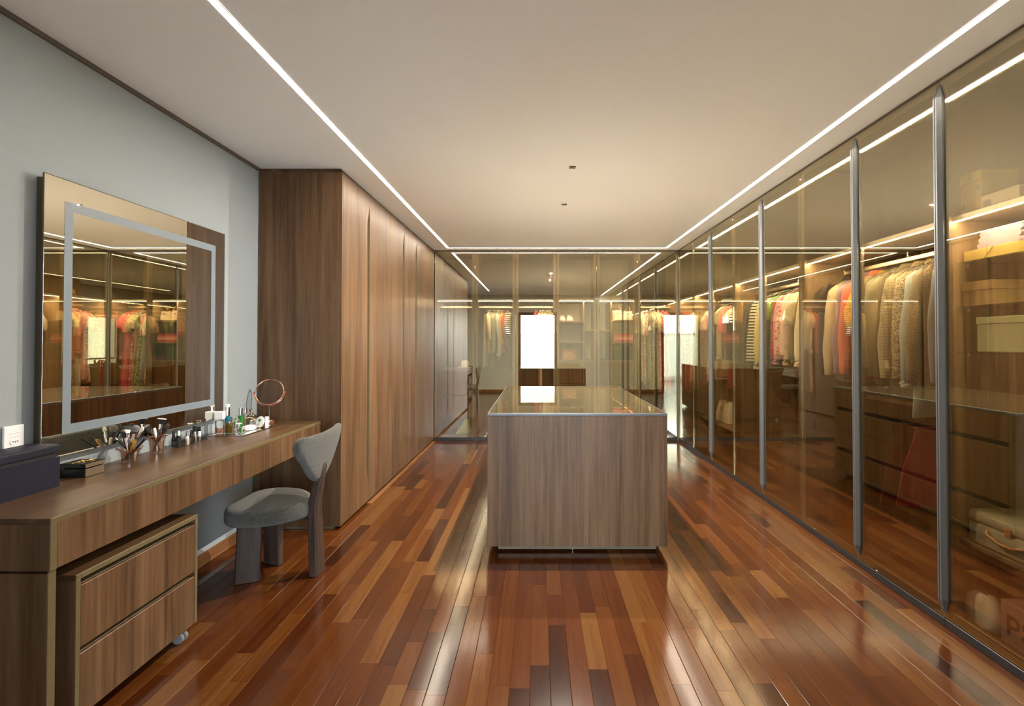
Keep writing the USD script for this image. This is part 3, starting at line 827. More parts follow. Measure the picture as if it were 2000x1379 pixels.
for cx in (MX - 0.05, MB0 + 0.05):
    for cy in (MY0 + 0.06, MY1 - 0.055):
        cs = part(t, 'castor', MB().box(cx - 0.016, cx + 0.016, cy - 0.016, cy + 0.016, MZ0 - 0.006, MZ0 - 0.0003).tube([(cx, cy, MZ0 - 0.006), (cx + 0.006, cy, 0.045), (cx + 0.008, cy, 0.032)], 0.006), 'black_plastic')
        for s in (-1, 1):
            wl = MB().lathe([(0.004, -0.008), (0.022, -0.008), (0.0255, -0.004), (0.0255, 0.004), (0.022, 0.008), (0.004, 0.008)], n=22).xf(rot(90, (1, 0, 0)))
            wl.xf(trimesh.transformations.translation_matrix((cx + 0.01, cy + s * 0.013, 0.0262)))
            part(cs, 'wheel', wl, 'caster_plastic')

# ------------------------------------------------------------------ wall mirror with frosted light band
WX = -2.0
my0, my1, mz0, mz1 = 2.068, 3.262, 0.882, 2.048
t = thing('wall_mirror', 'large square frameless mirror with a frosted band on the left wall', 'mirror', (WX, (my0 + my1) / 2, (mz0 + mz1) / 2))
part(t, 'mirror_glass', bx(WX - 0.005, WX, my0, my1, mz0, mz1, b=0.0006), 'mirror', smooth=False)
ob, ib = 0.09, 0.129
fb = MB()
fx = (WX + 0.0002, WX + 0.0007)
fb.box(*fx, my0 + ob, my1 - ob, mz1 - ib, mz1 - ob, b=0).box(*fx, my0 + ob, my1 - ob, mz0 + ob, mz0 + ib, b=0)
fb.box(*fx, my0 + ob, my0 + ib, mz0 + ib, mz1 - ib, b=0).box(*fx, my1 - ib, my1 - ob, mz0 + ib, mz1 - ib, b=0)
part(t, 'frosted_band', fb, 'frosted', smooth=False)
part(t, 'edge_frame', MB().box(WX - 0.006, WX + 0.0008, my0 - 0.0025, my0 - 0.0002, mz0 - 0.002, mz1 + 0.002).box(WX - 0.006, WX + 0.0008, my1 + 0.0002, my1 + 0.0025, mz0 - 0.002, mz1 + 0.002)
     .box(WX - 0.006, WX + 0.0008, my0, my1, mz1 + 0.0002, mz1 + 0.0025), 'shadow_gap')
part(t, 'back_box', bx(XL + 0.001, WX - 0.0055, my0 + 0.012, my1 - 0.012, mz0 + 0.012, mz1 - 0.012), 'bronze_dark')

# wall socket
t = thing('wall_socket', 'white wall plate with a round-holed socket above the navy box', 'socket', (XL, 1.998, 0.975))
oy0, oy1, oz0, oz1 = 1.958, 2.036, 0.918, 1.036
part(t, 'plate', bx(XL + 0.0003, XL + 0.009, oy0, oy1, oz0, oz1, b=0.003), 'white_plastic')
ins = MB().prism(round_rect(oy0 + 0.022, oy1 - 0.018, 0.962, 0.986, 0.0118, 6), XL + 0.0092, XL + 0.0106, 0)
sk = part(t, 'socket_face', ins, 'ceramic', smooth=False)
part(t, 'module_line', MB().box(XL + 0.0092, XL + 0.0096, oy0 + 0.018, oy1 - 0.016, 1.0045, 1.0055, b=0).box(XL + 0.0092, XL + 0.0096, oy0 + 0.018, oy1 - 0.016, 0.9905, 0.9912, b=0), 'ink_grey', smooth=False)
for k in (-1, 0, 1):
    part(t, 'pin_hole', MB().lathe([(0.0022, 0), (0.0021, 0.0006)], n=12).xf(trimesh.transformations.translation_matrix((XL + 0.0107, 2.0 + k * 0.0085, 0.974 - (0.0022 if k == 0 else 0))) @ rot(90, (0, 1, 0))), 'black_plastic')

# ------------------------------------------------------------------ chair
t = thing('chair', 'grey boucle vanity chair on three dark plank legs, pushed towards the desk', 'chair', (-1.5, 3.04, 0))
so = smooth_closed([(-1.765, 2.90), (-1.775, 3.05), (-1.765, 3.19), (-1.70, 3.275), (-1.58, 3.29), (-1.45, 3.235), (-1.37, 3.15), (-1.335, 3.09), (-1.33, 3.04), (-1.335, 2.985), (-1.37, 2.92), (-1.45, 2.845), (-1.58, 2.80), (-1.70, 2.815)], 56)
layers = [(0.342, 0.80), (0.343, 0.93), (0.352, 0.98), (0.372, 1.0), (0.405, 0.995), (0.425, 0.965), (0.437, 0.90), (0.443, 0.75), (0.446, 0.45), (0.447, 0.1)]
part(t, 'seat', puffed(so, (-1.56, 3.043), layers), 'boucle', smooth=True)
# back cushion: a wide shape with two rounded horns, in the y-z plane, bent around the sitter
bo = smooth_closed([(3.045, 0.832), (3.16, 0.834), (3.26, 0.838), (3.318, 0.838), (3.345, 0.815), (3.335, 0.765), (3.27, 0.69), (3.18, 0.60), (3.10, 0.55), (3.045, 0.54), (2.99, 0.55), (2.91, 0.60), (2.82, 0.69), (2.755, 0.765), (2.745, 0.815), (2.772, 0.838), (2.83, 0.838), (2.93, 0.834)], 72)
pm = puffed(bo, (3.045, 0.72), [(-0.026, 0.2), (-0.0258, 0.6), (-0.024, 0.85), (-0.016, 0.97), (0.0, 1.0), (0.016, 0.97), (0.024, 0.85), (0.0258, 0.6), (0.026, 0.2)], axis=0).mesh()
v = np.array(pm.vertices)
v[:, 0] += -1.30 + 0.16 * (v[:, 2] - 0.55) - 0.42 * (v[:, 1] - 3.045) ** 2
bm = trimesh.Trimesh(v, pm.faces, process=False)
part(t, 'backrest', bm, 'boucle', smooth=True)


def plank_leg(path_pts, half_w, half_t, wdir):
    """A plank swept up path_pts; wdir: horizontal direction of its wide face."""
    w = np.array([wdir[0], wdir[1], 0.0])
    w /= np.linalg.norm(w)
    n = np.array([-w[1], w[0], 0.0])
    R = []
    for (px, py, pz), hw, ht in zip(path_pts, half_w, half_t):
        ring = []
        for a, b in round_rect(-hw, hw, -ht, ht, min(hw, ht) * 0.45, 3):
            ring.append(np.array([px, py, pz]) + a * w + b * n)
        R.append(ring)
    m = MB().rings(np.array(R)).mesh()
    m.fix_normals()
    return m


zz = [0.003, 0.12, 0.25, 0.36, 0.42, 0.50, 0.58, 0.63, 0.648]
xx = [-1.300, -1.305, -1.311, -1.316, -1.315, -1.300, -1.283, -1.271, -1.268]
hw = [0.062, 0.057, 0.051, 0.046, 0.044, 0.036, 0.028, 0.022, 0.014]
part(t, 'leg', plank_leg([(a, 3.04, b) for a, b in zip(xx, zz)], hw, [0.026] * 6 + [0.022, 0.02, 0.013], (0, 1)), 'chair_wood', smooth=40, label='tall rear leg rising to carry the backrest')
part(t, 'leg', plank_leg([(-1.645, 2.922, 0.003), (-1.640, 2.935, 0.346)], [0.064, 0.064], [0.021, 0.021], (0.12, 0.05)), 'chair_wood', smooth=40)
part(t, 'leg', plank_leg([(-1.625, 3.168, 0.003), (-1.620, 3.155, 0.346)], [0.064, 0.064], [0.021, 0.021], (0.12, -0.05)), 'chair_wood', smooth=40)
part(t, 'seat_rail', MB().box(-1.66, -1.335, 3.0, 3.08, 0.322, 0.342, b=0.006), 'chair_wood')

# ------------------------------------------------------------------ things on the desk
Z = DZ + 0.0004
# navy box
t = thing('storage_box', 'large dark navy box with a lid at the near end of the desk', 'box', (-1.975, 1.80, DZ))
nb = round_rect(-2.036, -1.905, 1.52, 2.056, 0.012, 4)
part(t, 'body', MB().prism(nb, Z, DZ + 0.118, 2), 'navy_leather', smooth=35)
part(t, 'neck', MB().prism(round_rect(-2.03, -1.914, 1.527, 2.047, 0.01, 4), DZ + 0.1182, DZ + 0.1378, 2), 'navy_dark', smooth=35)
lid = MB().rings(np.array([[(a, b, z) for a, b in round_rect(-2.036 + i, -1.905 - i, 1.52 + i, 2.056 - i, 0.014, 4)] for z, i in ((DZ + 0.138, 0), (DZ + 0.160, 0), (DZ + 0.166, 0.003), (DZ + 0.168, 0.009))]))
part(t, 'lid', lid, 'navy_leather', smooth=35)
# small gold-edged glass box
t = thing('jewellery_box', 'small bronze mirrored box with gold ornament on its lid', 'box', (-1.965, 2.22, DZ))
g0, g1, h0, h1 = -2.022, -1.914, 2.174, 2.27
part(t, 'body', bx(g0, g1, h0, h1, Z, DZ + 0.036, b=0.002), 'black_lacquer')
part(t, 'front_plate', bx(g1 + 0.0002, g1 + 0.0012, h0 + 0.002, h1 - 0.002, DZ + 0.002, DZ + 0.035, b=0.0003), 'bronze_frame')
ld = part(t, 'lid', bx(g0 - 0.001, g1 + 0.001, h0 - 0.001, h1 + 0.001, DZ + 0.0385, DZ + 0.0575, b=0.002), 'black_lacquer')
part(ld, 'lid_plate', bx(g1 + 0.0012, g1 + 0.002, h0 + 0.002, h1 - 0.002, DZ + 0.040, DZ + 0.056, b=0.0003), 'bronze_frame')
st = MB()
for a in range(5):
    q = a * PI / 5
    st.xf(np.eye(4))
    s = bx(-0.042, 0.042, -0.003, 0.003, 0, 0.002).xf(rot(math.degrees(q), (0, 0, 1)))
    st.tm(s.mesh(), trimesh.transformations.translation_matrix((-1.968, 2.222, DZ + 0.0577)))
st.lathe([(0.008, 0.0022), (0.009, 0.004), (0.004, 0.007), (0.001, 0.008)], (-1.968, 2.222, DZ + 0.0577), 14)
part(ld, 'ornament', st, 'gold')


def cup(cx, cy, r0, r1, h, label):
    t = thing('brush_cup', label, 'cup', (cx, cy, DZ))
    n, R = 48, []
    prof_o = [(r0 * 0.9, 0.0), (r0, 0.002), (r0 * 1.02, h * 0.3), (r0 + (r1 - r0) * 0.35, h * 0.7), (r1 * 0.93, h * 0.94), (r1 * 1.08, h)]
    prof_i = [(r1 * 1.05, h + 0.0005), (r1 * 0.90, h * 0.94), (r0 + (r1 - r0) * 0.30 - 0.002, h * 0.7), (r0 * 0.98, h * 0.3), (r0 * 0.92, 0.008), (0.002, 0.007)]
    for k, (r, z) in enumerate(prof_o + prof_i):
        q = 2 * PI * np.arange(n) / n
        w = max(0, (z / h - 0.6) / 0.4) ** 2
        rr = r * (1 + 0.05 * w * np.sin(9 * q))
        zz_ = z + 0.004 * w * np.sin(9 * q + 1.2)
        R.append(np.stack([cx + rr * np.cos(q), cy + rr * np.sin(q), Z + zz_], -1))
    part(t, 'bowl', MB().rings(np.array(R)), 'smoke_cup', smooth=50)
    q = 2 * PI * np.arange(n + 1) / n
    rr = r1 * 1.08 * (1 + 0.05 * np.sin(9 * q))
    part(t, 'rim', MB().tube(np.stack([cx + rr * np.cos(q), cy + rr * np.sin(q), Z + h + 0.004 * np.sin(9 * q + 1.2)], -1), 0.0013, 6, cap=False), 'rose_gold')


C1, C2 = (-1.951, 2.455), (-1.962, 2.645)
cup(*C1, 0.031, 0.046, 0.066, 'flared smoky rose cup of make-up brushes, nearer the doorway')
cup(*C2, 0.029, 0.043, 0.092, 'taller smoky rose cup of make-up brushes, beside the lipstick organiser')


def brush(tip, c, label, kind, size=0.012, handle='black_plastic', ferrule='steel', hair='bristle_dark', hair2=None, hw=0.0042, in_frac=0.35, floor_z=0.012):
    tip = np.array(tip)
    base = np.array([c[0] - (tip[0] - c[0]) * in_frac, c[1] - (tip[1] - c[1]) * in_frac, Z + floor_z])
    L = np.linalg.norm(tip - base)
    d = (tip - base) / L
    t = thing('makeup_brush', label, 'brush', base)
    bl = {'round': 0.026, 'fan': 0.04, 'dome': 0.034, 'flat': 0.03, 'pen': 0.012, 'liner': 0.015, 'angled': 0.05}[kind]
    fl = 0.028
    hl = L - bl - fl
    fr = trimesh.geometry.align_vectors([0, 0, 1], d)
    fr[:3, 3] = base
    part(t, 'handle', MB().lathe([(hw * 0.45, 0), (hw * 0.8, hl * 0.3), (hw, hl * 0.7), (hw * 1.05, hl - 0.0002)], n=12).xf(fr), handle, smooth=40)
    if kind == 'pen':
        part(t, 'cap', MB().lathe([(hw * 1.15, hl), (hw * 1.2, L - 0.004), (hw * 0.9, L)], n=12).xf(fr), ferrule, smooth=40)
        return
    part(t, 'ferrule', MB().lathe([(hw * 1.05, hl), (hw * 1.3, hl + fl * 0.3), (size * 0.62, hl + fl)], n=14).xf(fr), ferrule, smooth=40)
    a = hl + fl + 0.0003
    if kind in ('round', 'liner'):
        pr = [(size * 0.6, 0), (size * 0.9, 0.3), (size * 0.85, 0.6), (size * 0.5, 0.87), (size * 0.1, 1)]
    elif kind == 'flat':
        pr = [(size * 0.6, 0), (size * 1.0, 0.5), (size * 1.35, 0.8), (size * 1.4, 0.92), (size * 1.0, 0.99), (size * 0.2, 1)]
    else:
        pr = [(size * 0.6, 0), (size * 1.0, 0.4), (size * 1.05, 0.65), (size * 0.8, 0.88), (size * 0.25, 1)]
    sub = [(r, a + z * bl) for r, z in pr]
    T = fr
    sq = np.eye(4)
    if kind == 'fan':
        sub = [(size * 0.5, a), (size * 1.3, a + bl * 0.5), (size * 2.2, a + bl * 0.85), (size * 2.1, a + bl * 0.95), (size * 0.3, a + bl)]
        sq = np.diag([0.28, 1, 1, 1.0])
    if kind == 'angled':
        sq = np.diag([0.6, 1, 1, 1.0])
    if hair2:
        k = 3 if kind != 'fan' else 2
        part(t, 'bristle', MB().lathe(sub[:k] + [(sub[k - 1][0] * 0.98, sub[k - 1][1] + 0.0001)], n=18).xf(T @ sq), hair, smooth=50)
        part(t, 'bristle_tip', MB().lathe([(sub[k - 1][0], sub[k - 1][1] + 0.0002)] + sub[k:], n=18).xf(T @ sq), hair2, smooth=50)
    else:
        part(t, 'bristle', MB().lathe(sub, n=18).xf(T @ sq), hair, smooth=50)


brush((-2.02, 2.43, 0.93), C1, 'thin black brush leaning far left in the nearer cup', 'liner', 0.005, hair='bristle_dark')
brush((-2.015, 2.48, 0.918), C1, 'silver-necked brush with brown hair leaning left in the nearer cup', 'round', 0.008, hair='bristle_brown')
brush((-2.0, 2.50, 0.951), C1, 'wide pale fan brush edged in black in the nearer cup', 'fan', 0.013, hair='bristle_white', hair2='bristle_dark')
brush((-1.995, 2.46, 0.931), C1, 'black capped pencil brush standing behind in the nearer cup', 'pen', handle='black_plastic', ferrule='black_lacquer', hw=0.0055)
brush((-1.965, 2.45, 0.904), C1, 'short blush-pink handled tube in the nearer cup', 'pen', handle='porcelain_pink', ferrule='porcelain_pink', hw=0.006)
brush((-1.926, 2.42, 0.905), C1, 'short brush with a small round grey tip in the nearer cup', 'round', 0.007, hair='bristle_grey')
brush((-1.947, 2.49, 0.958), C1, 'tall brush with a big round brown-grey dome in the nearer cup', 'dome', 0.016, hair='bristle_grey', ferrule='black_plastic')
brush((-1.930, 2.455, 0.921), C1, 'black pencil with a silver ring in the nearer cup', 'pen', ferrule='steel', hw=0.005)
brush((-1.905, 2.48, 0.952), C1, 'silver-necked brush with pale pink hair in the nearer cup', 'round', 0.010, hair='bristle_white')
brush((-1.897, 2.43, 0.913), C1, 'brush with a bright orange handle in the nearer cup', 'liner', 0.005, handle='orange_lacquer', ferrule='orange_lacquer', hair='bristle_brown', hw=0.006)
brush((-1.850, 2.42, 0.905), C1, 'black pencil leaning far right in the nearer cup', 'pen', ferrule='black_plastic', hw=0.0042, in_frac=0.2)
brush((-2.01, 2.63, 0.94), C2, 'large grey powder brush leaning left in the taller cup', 'angled', 0.022, hair='bristle_dark', hair2='bristle_grey', ferrule='black_plastic')
brush((-1.950, 2.665, 0.965), C2, 'tall flat-topped brush with white-tipped black hair in the taller cup', 'flat', 0.015, hair='bristle_dark', hair2='bristle_white', hw=0.006)
brush((-1.905, 2.645, 0.940), C2, 'slanted black face brush leaning right in the taller cup', 'angled', 0.017, hair='bristle_dark', ferrule='rose_gold')
brush((-1.968, 2.615, 0.911), C2, 'slim gold-capped pencil in the taller cup', 'pen', handle='gold', ferrule='gold', hw=0.004)
brush((-1.99, 2.665, 0.914), C2, 'short white-capped stick at the back of the taller cup', 'pen', handle='white_plastic', ferrule='white_plastic', hw=0.006)
brush((-1.935, 2.68, 0.902), C2, 'silver-handled slim brush at the right of the taller cup', 'liner', 0.005, handle='steel', hair='bristle_dark')

# acrylic organiser
t = thing('cosmetics_organiser', 'clear acrylic organiser holding dark bottles on the desk', 'organiser', (-1.966, 2.91, DZ))
o0, o1, p0, p1 = -1.993, -1.938, 2.772, 3.048
part(t, 'base', bx(o0, o1, p0, p1, Z, DZ + 0.003), 'acrylic', smooth=False)
part(t, 'wall', MB().box(o0, o0 + 0.002, p0, p1, DZ + 0.0032, DZ + 0.044), 'acrylic', smooth=False)
part(t, 'wall', MB().box(o1 - 0.002, o1, p0, p1, DZ + 0.0032, DZ + 0.036), 'acrylic', smooth=False)
part(t, 'divider', bx((o0 + o1) / 2 - 0.001, (o0 + o1) / 2 + 0.001, p0 + 0.002, p1 - 0.002, DZ + 0.0032, DZ + 0.036), 'acrylic', smooth=False)
for k in range(9):
    yk = p0 + (p1 - p0 - 0.002) * k / 8
    part(t, 'divider', bx(o0 + 0.0022, o1 - 0.0022, yk, yk + 0.002, DZ + 0.0032, DZ + 0.036), 'acrylic', smooth=False)


def small_bottle(row, col, label, body='black_glass', cap='black_plastic', h=0.05, ch=0.026, r=0.0105, cap_r=0.0065, square=False):
    cx = o0 + 0.0145 + row * 0.0270
    cy = p0 + 0.0185 + col * 0.03425
    t = thing('cosmetic_bottle', label, 'bottle', (cx, cy, DZ + 0.0035))
    zb = DZ + 0.0036
    if square:
        part(t, 'tube', bx(cx - r, cx + r, cy - r, cy + r, zb, zb + h, b=0.002), body)
        part(t, 'cap', bx(cx - r * 0.92, cx + r * 0.92, cy - r * 0.92, cy + r * 0.92, zb + h + 0.0003, zb + h + ch, b=0.002), cap)
    else:
        part(t, 'body', MB().lathe([(r * 0.92, 0), (r, 0.002), (r, h * 0.68), (r * 0.9, h * 0.82), (cap_r, h * 0.97), (cap_r * 0.9, h)], (cx, cy, zb), 20), body, smooth=45)
        part(t, 'cap', MB().lathe([(cap_r, h + 0.0003), (cap_r * 1.02, h + ch * 0.2), (cap_r * 0.92, h + ch - 0.002), (cap_r * 0.6, h + ch)], (cx, cy, zb), 16), cap, smooth=45)


small_bottle(0, 0, 'tall black rounded bottle at the back left of the acrylic organiser', h=0.06)
small_bottle(0, 1, 'second tall black rounded bottle at the back of the acrylic organiser', h=0.06)
small_bottle(1, 0, 'black rounded bottle with a clear cap at the front corner of the organiser', h=0.062, r=0.0122, cap='ceramic', cap_r=0.006)
small_bottle(1, 2, 'clear pink bottle at the front of the acrylic organiser', body='porcelain_pink', cap='clear_glass', h=0.048)
small_bottle(1, 3, 'short black rounded bottle at the front of the acrylic organiser', h=0.05)
small_bottle(1, 4, 'silver lipstick tube in the acrylic organiser, left of two', body='steel', cap='steel', h=0.03, ch=0.03, r=0.0085, cap_r=0.0084)
small_bottle(1, 5, 'silver lipstick tube in the acrylic organiser, right of two', body='steel', cap='white_plastic', h=0.026, ch=0.03, r=0.0085, cap_r=0.0084)
small_bottle(0, 5, 'tall square black lipstick at the back of the acrylic organiser', body='black_lacquer', cap='black_lacquer', h=0.04, ch=0.045, r=0.0095, square=True)
small_bottle(0, 6, 'square black lipstick at the right back of the acrylic organiser', body='black_lacquer', cap='black_lacquer', h=0.035, ch=0.04, r=0.0095, square=True)

# mirrored tray
TZ = DZ + 0.0052
t = thing('mirror_tray', 'flat rectangular mirrored tray carrying perfume bottles', 'tray', (-1.9, 3.31, DZ))
part(t, 'mirror_plate', bx(-2.004, -1.792, 3.134, 3.494, Z + 0.0022, TZ - 0.0003, b=0.0006), 'mirror_plain', smooth=False)
part(t, 'base', bx(-2.002, -1.794, 3.136, 3.492, Z, Z + 0.002), 'black_plastic')
TZ += 0.0003


def perfume(label, cx, cy, w, d, h, liquid, fill, glass='clear_glass', cap=None, rz=0.0):
    """Square bottle: glass shell, liquid inside, cap. cap: (material, w, d, h, z gap)"""
    t = thing('perfume_bottle', label, 'bottle', (cx, cy, TZ), rz)
    o = dict(world=False)
    part(t, 'glass', bx(-w / 2, w / 2, -d / 2, d / 2, 0.0004, h, b=0.004), glass, **o)
    if liquid:
        part(t, 'perfume', bx(-w / 2 + 0.005, w / 2 - 0.005, -d / 2 + 0.005, d / 2 - 0.005, 0.006, fill, b=0.003), liquid, **o)
    part(t, 'neck', MB().lathe([(0.007, h + 0.0003), (0.007, h + 0.008)], n=16), 'gold' if liquid == 'amber_liquid' else 'steel', **o)
    if cap:
        m, cw, cd, ch = cap
        part(t, 'cap', bx(-cw / 2, cw / 2, -cd / 2, cd / 2, h + 0.0083, h + 0.0083 + ch, b=0.003), m, **o)
    return t


perfume('square perfume bottle with a big white cap and peach perfume on the mirrored tray', -1.972, 3.185, 0.044, 0.036, 0.083, 'peach_liquid', 0.035, cap=('ceramic', 0.050, 0.042, 0.047), rz=12)
perfume('square amber perfume bottle with a flat clear stopper on the mirrored tray', -1.905, 3.172, 0.045, 0.030, 0.066, 'amber_liquid', 0.062, cap=('clear_glass', 0.028, 0.016, 0.012), rz=8)
t = perfume('small clear crystal perfume bottle with a white flower at the front of the tray', -1.850, 3.178, 0.042, 0.034, 0.040, None, 0, rz=20)
fl = MB()
for k in range(6):
    s = trimesh.creation.icosphere(1, 1.0)
    s.apply_scale((0.010, 0.005, 0.003))
    s.apply_translation((0.009, 0, 0))
    s.apply_transform(rot(-25, (0, 1, 0)) @ np.eye(4))
    s.apply_transform(rot(60 * k, (0, 0, 1)))
    s.apply_translation((0, 0, 0.058))
    fl.tm(s)
part(t, 'flower_stopper', fl, 'ceramic', world=False)
part(t, 'stopper', MB().lathe([(0.006, 0.0485), (0.009, 0.051), (0.006, 0.055)], n=14), 'clear_glass', world=False)


def round_bottle(label, cx, cy, r, h, body, cap, cr, ch, extra=None):
    t = thing('perfume_bottle', label, 'bottle', (cx, cy, TZ))
    o = dict(world=False)
    part(t, 'body', MB().lathe([(r * 0.9, 0.0004), (r, 0.003), (r, h * 0.92), (r * 0.8, h * 0.98), (cr * 0.8, h)], n=24), body, smooth=45, **o)
    part(t, 'cap', MB().lathe([(cr, h + 0.0004), (cr, h + ch - 0.002), (cr * 0.85, h + ch)], n=20), cap, smooth=45, **o)
    return t


t = round_bottle('slim blue bottle with a silver neck behind the white-capped perfume', -1.952, 3.232, 0.015, 0.105, 'blue_glass', 'steel', 0.0125, 0.055)
part(t, 'top', MB().lathe([(0.0115, 0.1605), (0.0115, 0.175), (0.010, 0.177)], n=20), 'white_plastic', world=False)
round_bottle('slim green bottle with a silver cap on the tray', -1.962, 3.39, 0.0165, 0.085, 'green_glass', 'steel', 0.013, 0.05)
round_bottle('slim clear bottle with a silver cap beside the green bottle', -1.958, 3.437, 0.0135, 0.09, 'clear_glass', 'steel', 0.011, 0.04)
t = thing('perfume_bottle', 'round clear glass bottle with a glass knob at the back of the tray', 'bottle', (-1.925, 3.452, TZ))
part(t, 'globe', MB().lathe([(0.014, 0.0004), (0.03, 0.006), (0.041, 0.03), (0.041, 0.048), (0.03, 0.072), (0.012, 0.083), (0.009, 0.092)], n=28), 'clear_glass', smooth=60, world=False)
part(t, 'knob', MB().lathe([(0.006, 0.0925), (0.013, 0.10), (0.015, 0.108), (0.010, 0.117), (0.003, 0.121)], n=18), 'clear_glass', smooth=60, world=False)
part(t, 'collar', MB().lathe([(0.0105, 0.084), (0.0115, 0.087), (0.0105, 0.091)], n=18), 'gold', smooth=60, world=False)
t = thing('perfume_bottle', 'small pale bottle with a crystal stopper and gold bow behind the amber one', 'bottle', (-1.935, 3.30, TZ))
part(t, 'body', bx(-0.017, 0.017, -0.012, 0.012, 0.0004, 0.06, b=0.005), 'clear_glass', world=False)
part(t, 'stopper', MB().lathe([(0.005, 0.0605), (0.012, 0.068), (0.011, 0.075), (0.003, 0.083)], n=10), 'clear_glass', smooth=False, world=False)
part(t, 'bow', MB().tube([(0, 0, 0.062), (0.016, 0.004, 0.072), (0.022, 0.002, 0.062), (0, 0, 0.0622), (-0.016, -0.004, 0.072), (-0.022, -0.002, 0.062), (0, 0, 0.0624)], 0.0016, 6), 'gold', world=False)
# heart compact
cx, cy, cr = -1.843, 3.402, 0.0375
t = thing('compact', 'round white compact with a gold heart propped upright on the tray', 'compact', (cx, cy, TZ))
T = trimesh.transformations.translation_matrix((0, 0.004, cr + 0.0015)) @ rot(-14, (1, 0, 0)) @ rot(90, (1, 0, 0)) @ np.eye(4)
T = rot(-30, (0, 0, 1)) @ T
part(t, 'case', MB().lathe([(cr * 0.96, -0.006), (cr, -0.004), (cr, 0.004), (cr * 0.96, 0.006)], n=36).xf(T), 'ceramic', smooth=40, world=False)
part(t, 'rim', MB().tube([(cr * math.cos(q), cr * math.sin(q), 0.0) for q in np.linspace(0, 2 * PI, 37)], 0.0018, 6, cap=False).xf(T), 'gold', world=False)
q = np.linspace(0, 2 * PI, 40, endpoint=False)
hx, hy = 16 * np.sin(q) ** 3 * 0.0008, (13 * np.cos(q) - 5 * np.cos(2 * q) - 2 * np.cos(3 * q) - np.cos(4 * q)) * 0.0008
hm = MB().prism(list(zip(hx, hy + 0.008)), 0.0061, 0.0075, 2)
hm.lathe([(0.004, 0.0061), (0.003, 0.008)], (0, -0.015, 0), 12)
part(t, 'heart', hm.xf(T), 'rose_gold', smooth=False, world=False)
# shell dish, bangle, tube
t = thing('shell_dish', 'low white shell-shaped trinket dish on the tray', 'dish', (-1.858, 3.318, TZ))
R_ = []
for k, (s, z) in enumerate(((0.3, 0.0005), (0.7, 0.004), (0.92, 0.014), (1.0, 0.024), (0.97, 0.0245), (0.86, 0.016), (0.6, 0.008), (0.2, 0.006))):
    q = 2 * PI * np.arange(48) / 48
    rr = s * (0.04 + 0.004 * np.abs(np.sin(5 * q)))
    R_.append(np.stack([rr * np.cos(q) * 0.85, rr * np.sin(q) * 1.35, np.full(48, z)], -1))
part(t, 'bowl', MB().rings(np.array(R_)), 'ceramic', smooth=40, world=False)
part(t, 'rim', MB().tube([(1.0 * (0.04 + 0.004 * abs(math.sin(5 * q))) * math.cos(q) * 0.85, 1.35 * (0.04 + 0.004 * abs(math.sin(5 * q))) * math.sin(q), 0.0255) for q in np.linspace(0, 2 * PI, 49)], 0.0013, 6, cap=False), 'rose_gold', world=False)
q = np.linspace(0, 2 * PI, 41)
bang = MB().tube(np.stack([0.036 * np.cos(q), 0.0 * q, 0.036 * np.sin(q) + 0.0375], -1), 0.0024, 8, cap=False)
bang.xf(trimesh.transformations.translation_matrix((-1.888, 3.36, TZ)) @ rot(35, (0, 0, 1)) @ rot(-12, (1, 0, 0)))
single('bangle', bang, 'gold', 'thin gold bangle leaning upright between dish and round bottle', 'bangle')
t = thing('cream_tube', 'white cream tube standing on its cap beside the round mirror', 'tube', (-1.83, 3.468, TZ))
part(t, 'cap', MB().lathe([(0.0105, 0.0003), (0.0115, 0.002), (0.0115, 0.018), (0.0105, 0.0195)], n=18), 'white_plastic', world=False)
R_ = [np.stack([a * np.cos(q[:-1]), b * np.sin(q[:-1]), np.full(40, z)], -1) for a, b, z in ((0.0108, 0.0108, 0.02), (0.0125, 0.011, 0.035), (0.0135, 0.006, 0.055), (0.014, 0.0012, 0.066))]
part(t, 'body', MB().rings(np.array(R_)), 'ceramic', smooth=50, world=False)
# round vanity mirror
vx, vy = -1.90, 3.635
t = thing('vanity_mirror', 'round copper-rimmed table mirror on a slim stem, beside the wardrobe', 'mirror', (vx, vy, DZ))
part(t, 'base', MB().lathe([(0.046, 0.0003), (0.048, 0.003), (0.047, 0.022), (0.043, 0.026), (0.006, 0.028)], (vx, vy, Z), 32), 'rose_gold', smooth=40)
part(t, 'stem', MB().tube([(vx, vy, DZ + 0.028), (vx, vy, DZ + 0.128)], 0.0042, 12), 'steel')
zc, mr = 1.008, 0.0905
T = trimesh.transformations.translation_matrix((vx, vy, zc)) @ rot(12, (0, 0, 1)) @ rot(90 - 20, (1, 0, 0))
rim = part(t, 'rim', MB().tube([((mr + 0.002) * math.cos(a), (mr + 0.002) * math.sin(a), 0) for a in np.linspace(0, 2 * PI, 61)], 0.0048, 10, cap=False).xf(T), 'rose_gold', smooth=True)
part(t, 'glass_disc', MB().lathe([(mr - 0.001, -0.003), (mr - 0.001, 0.003)], n=60).xf(T), 'clear_pane', smooth=False)
part(t, 'yoke', MB().tube([((mr + 0.010) * math.cos(a), (mr + 0.010) * math.sin(a), -0.002) for a in np.linspace(PI, 2 * PI, 31)], 0.0026, 8).xf(T), 'rose_gold', smooth=True)
part(t, 'pivot', MB().tube([(mr + 0.003, 0, 0), (mr + 0.018, 0, 0)], 0.003, 8).tube([(-mr - 0.003, 0, 0), (-mr - 0.018, 0, 0)], 0.003, 8).xf(T), 'rose_gold')

# ------------------------------------------------------------------ hangers and clothes
GR = np.random.default_rng(11)
HANG = {}


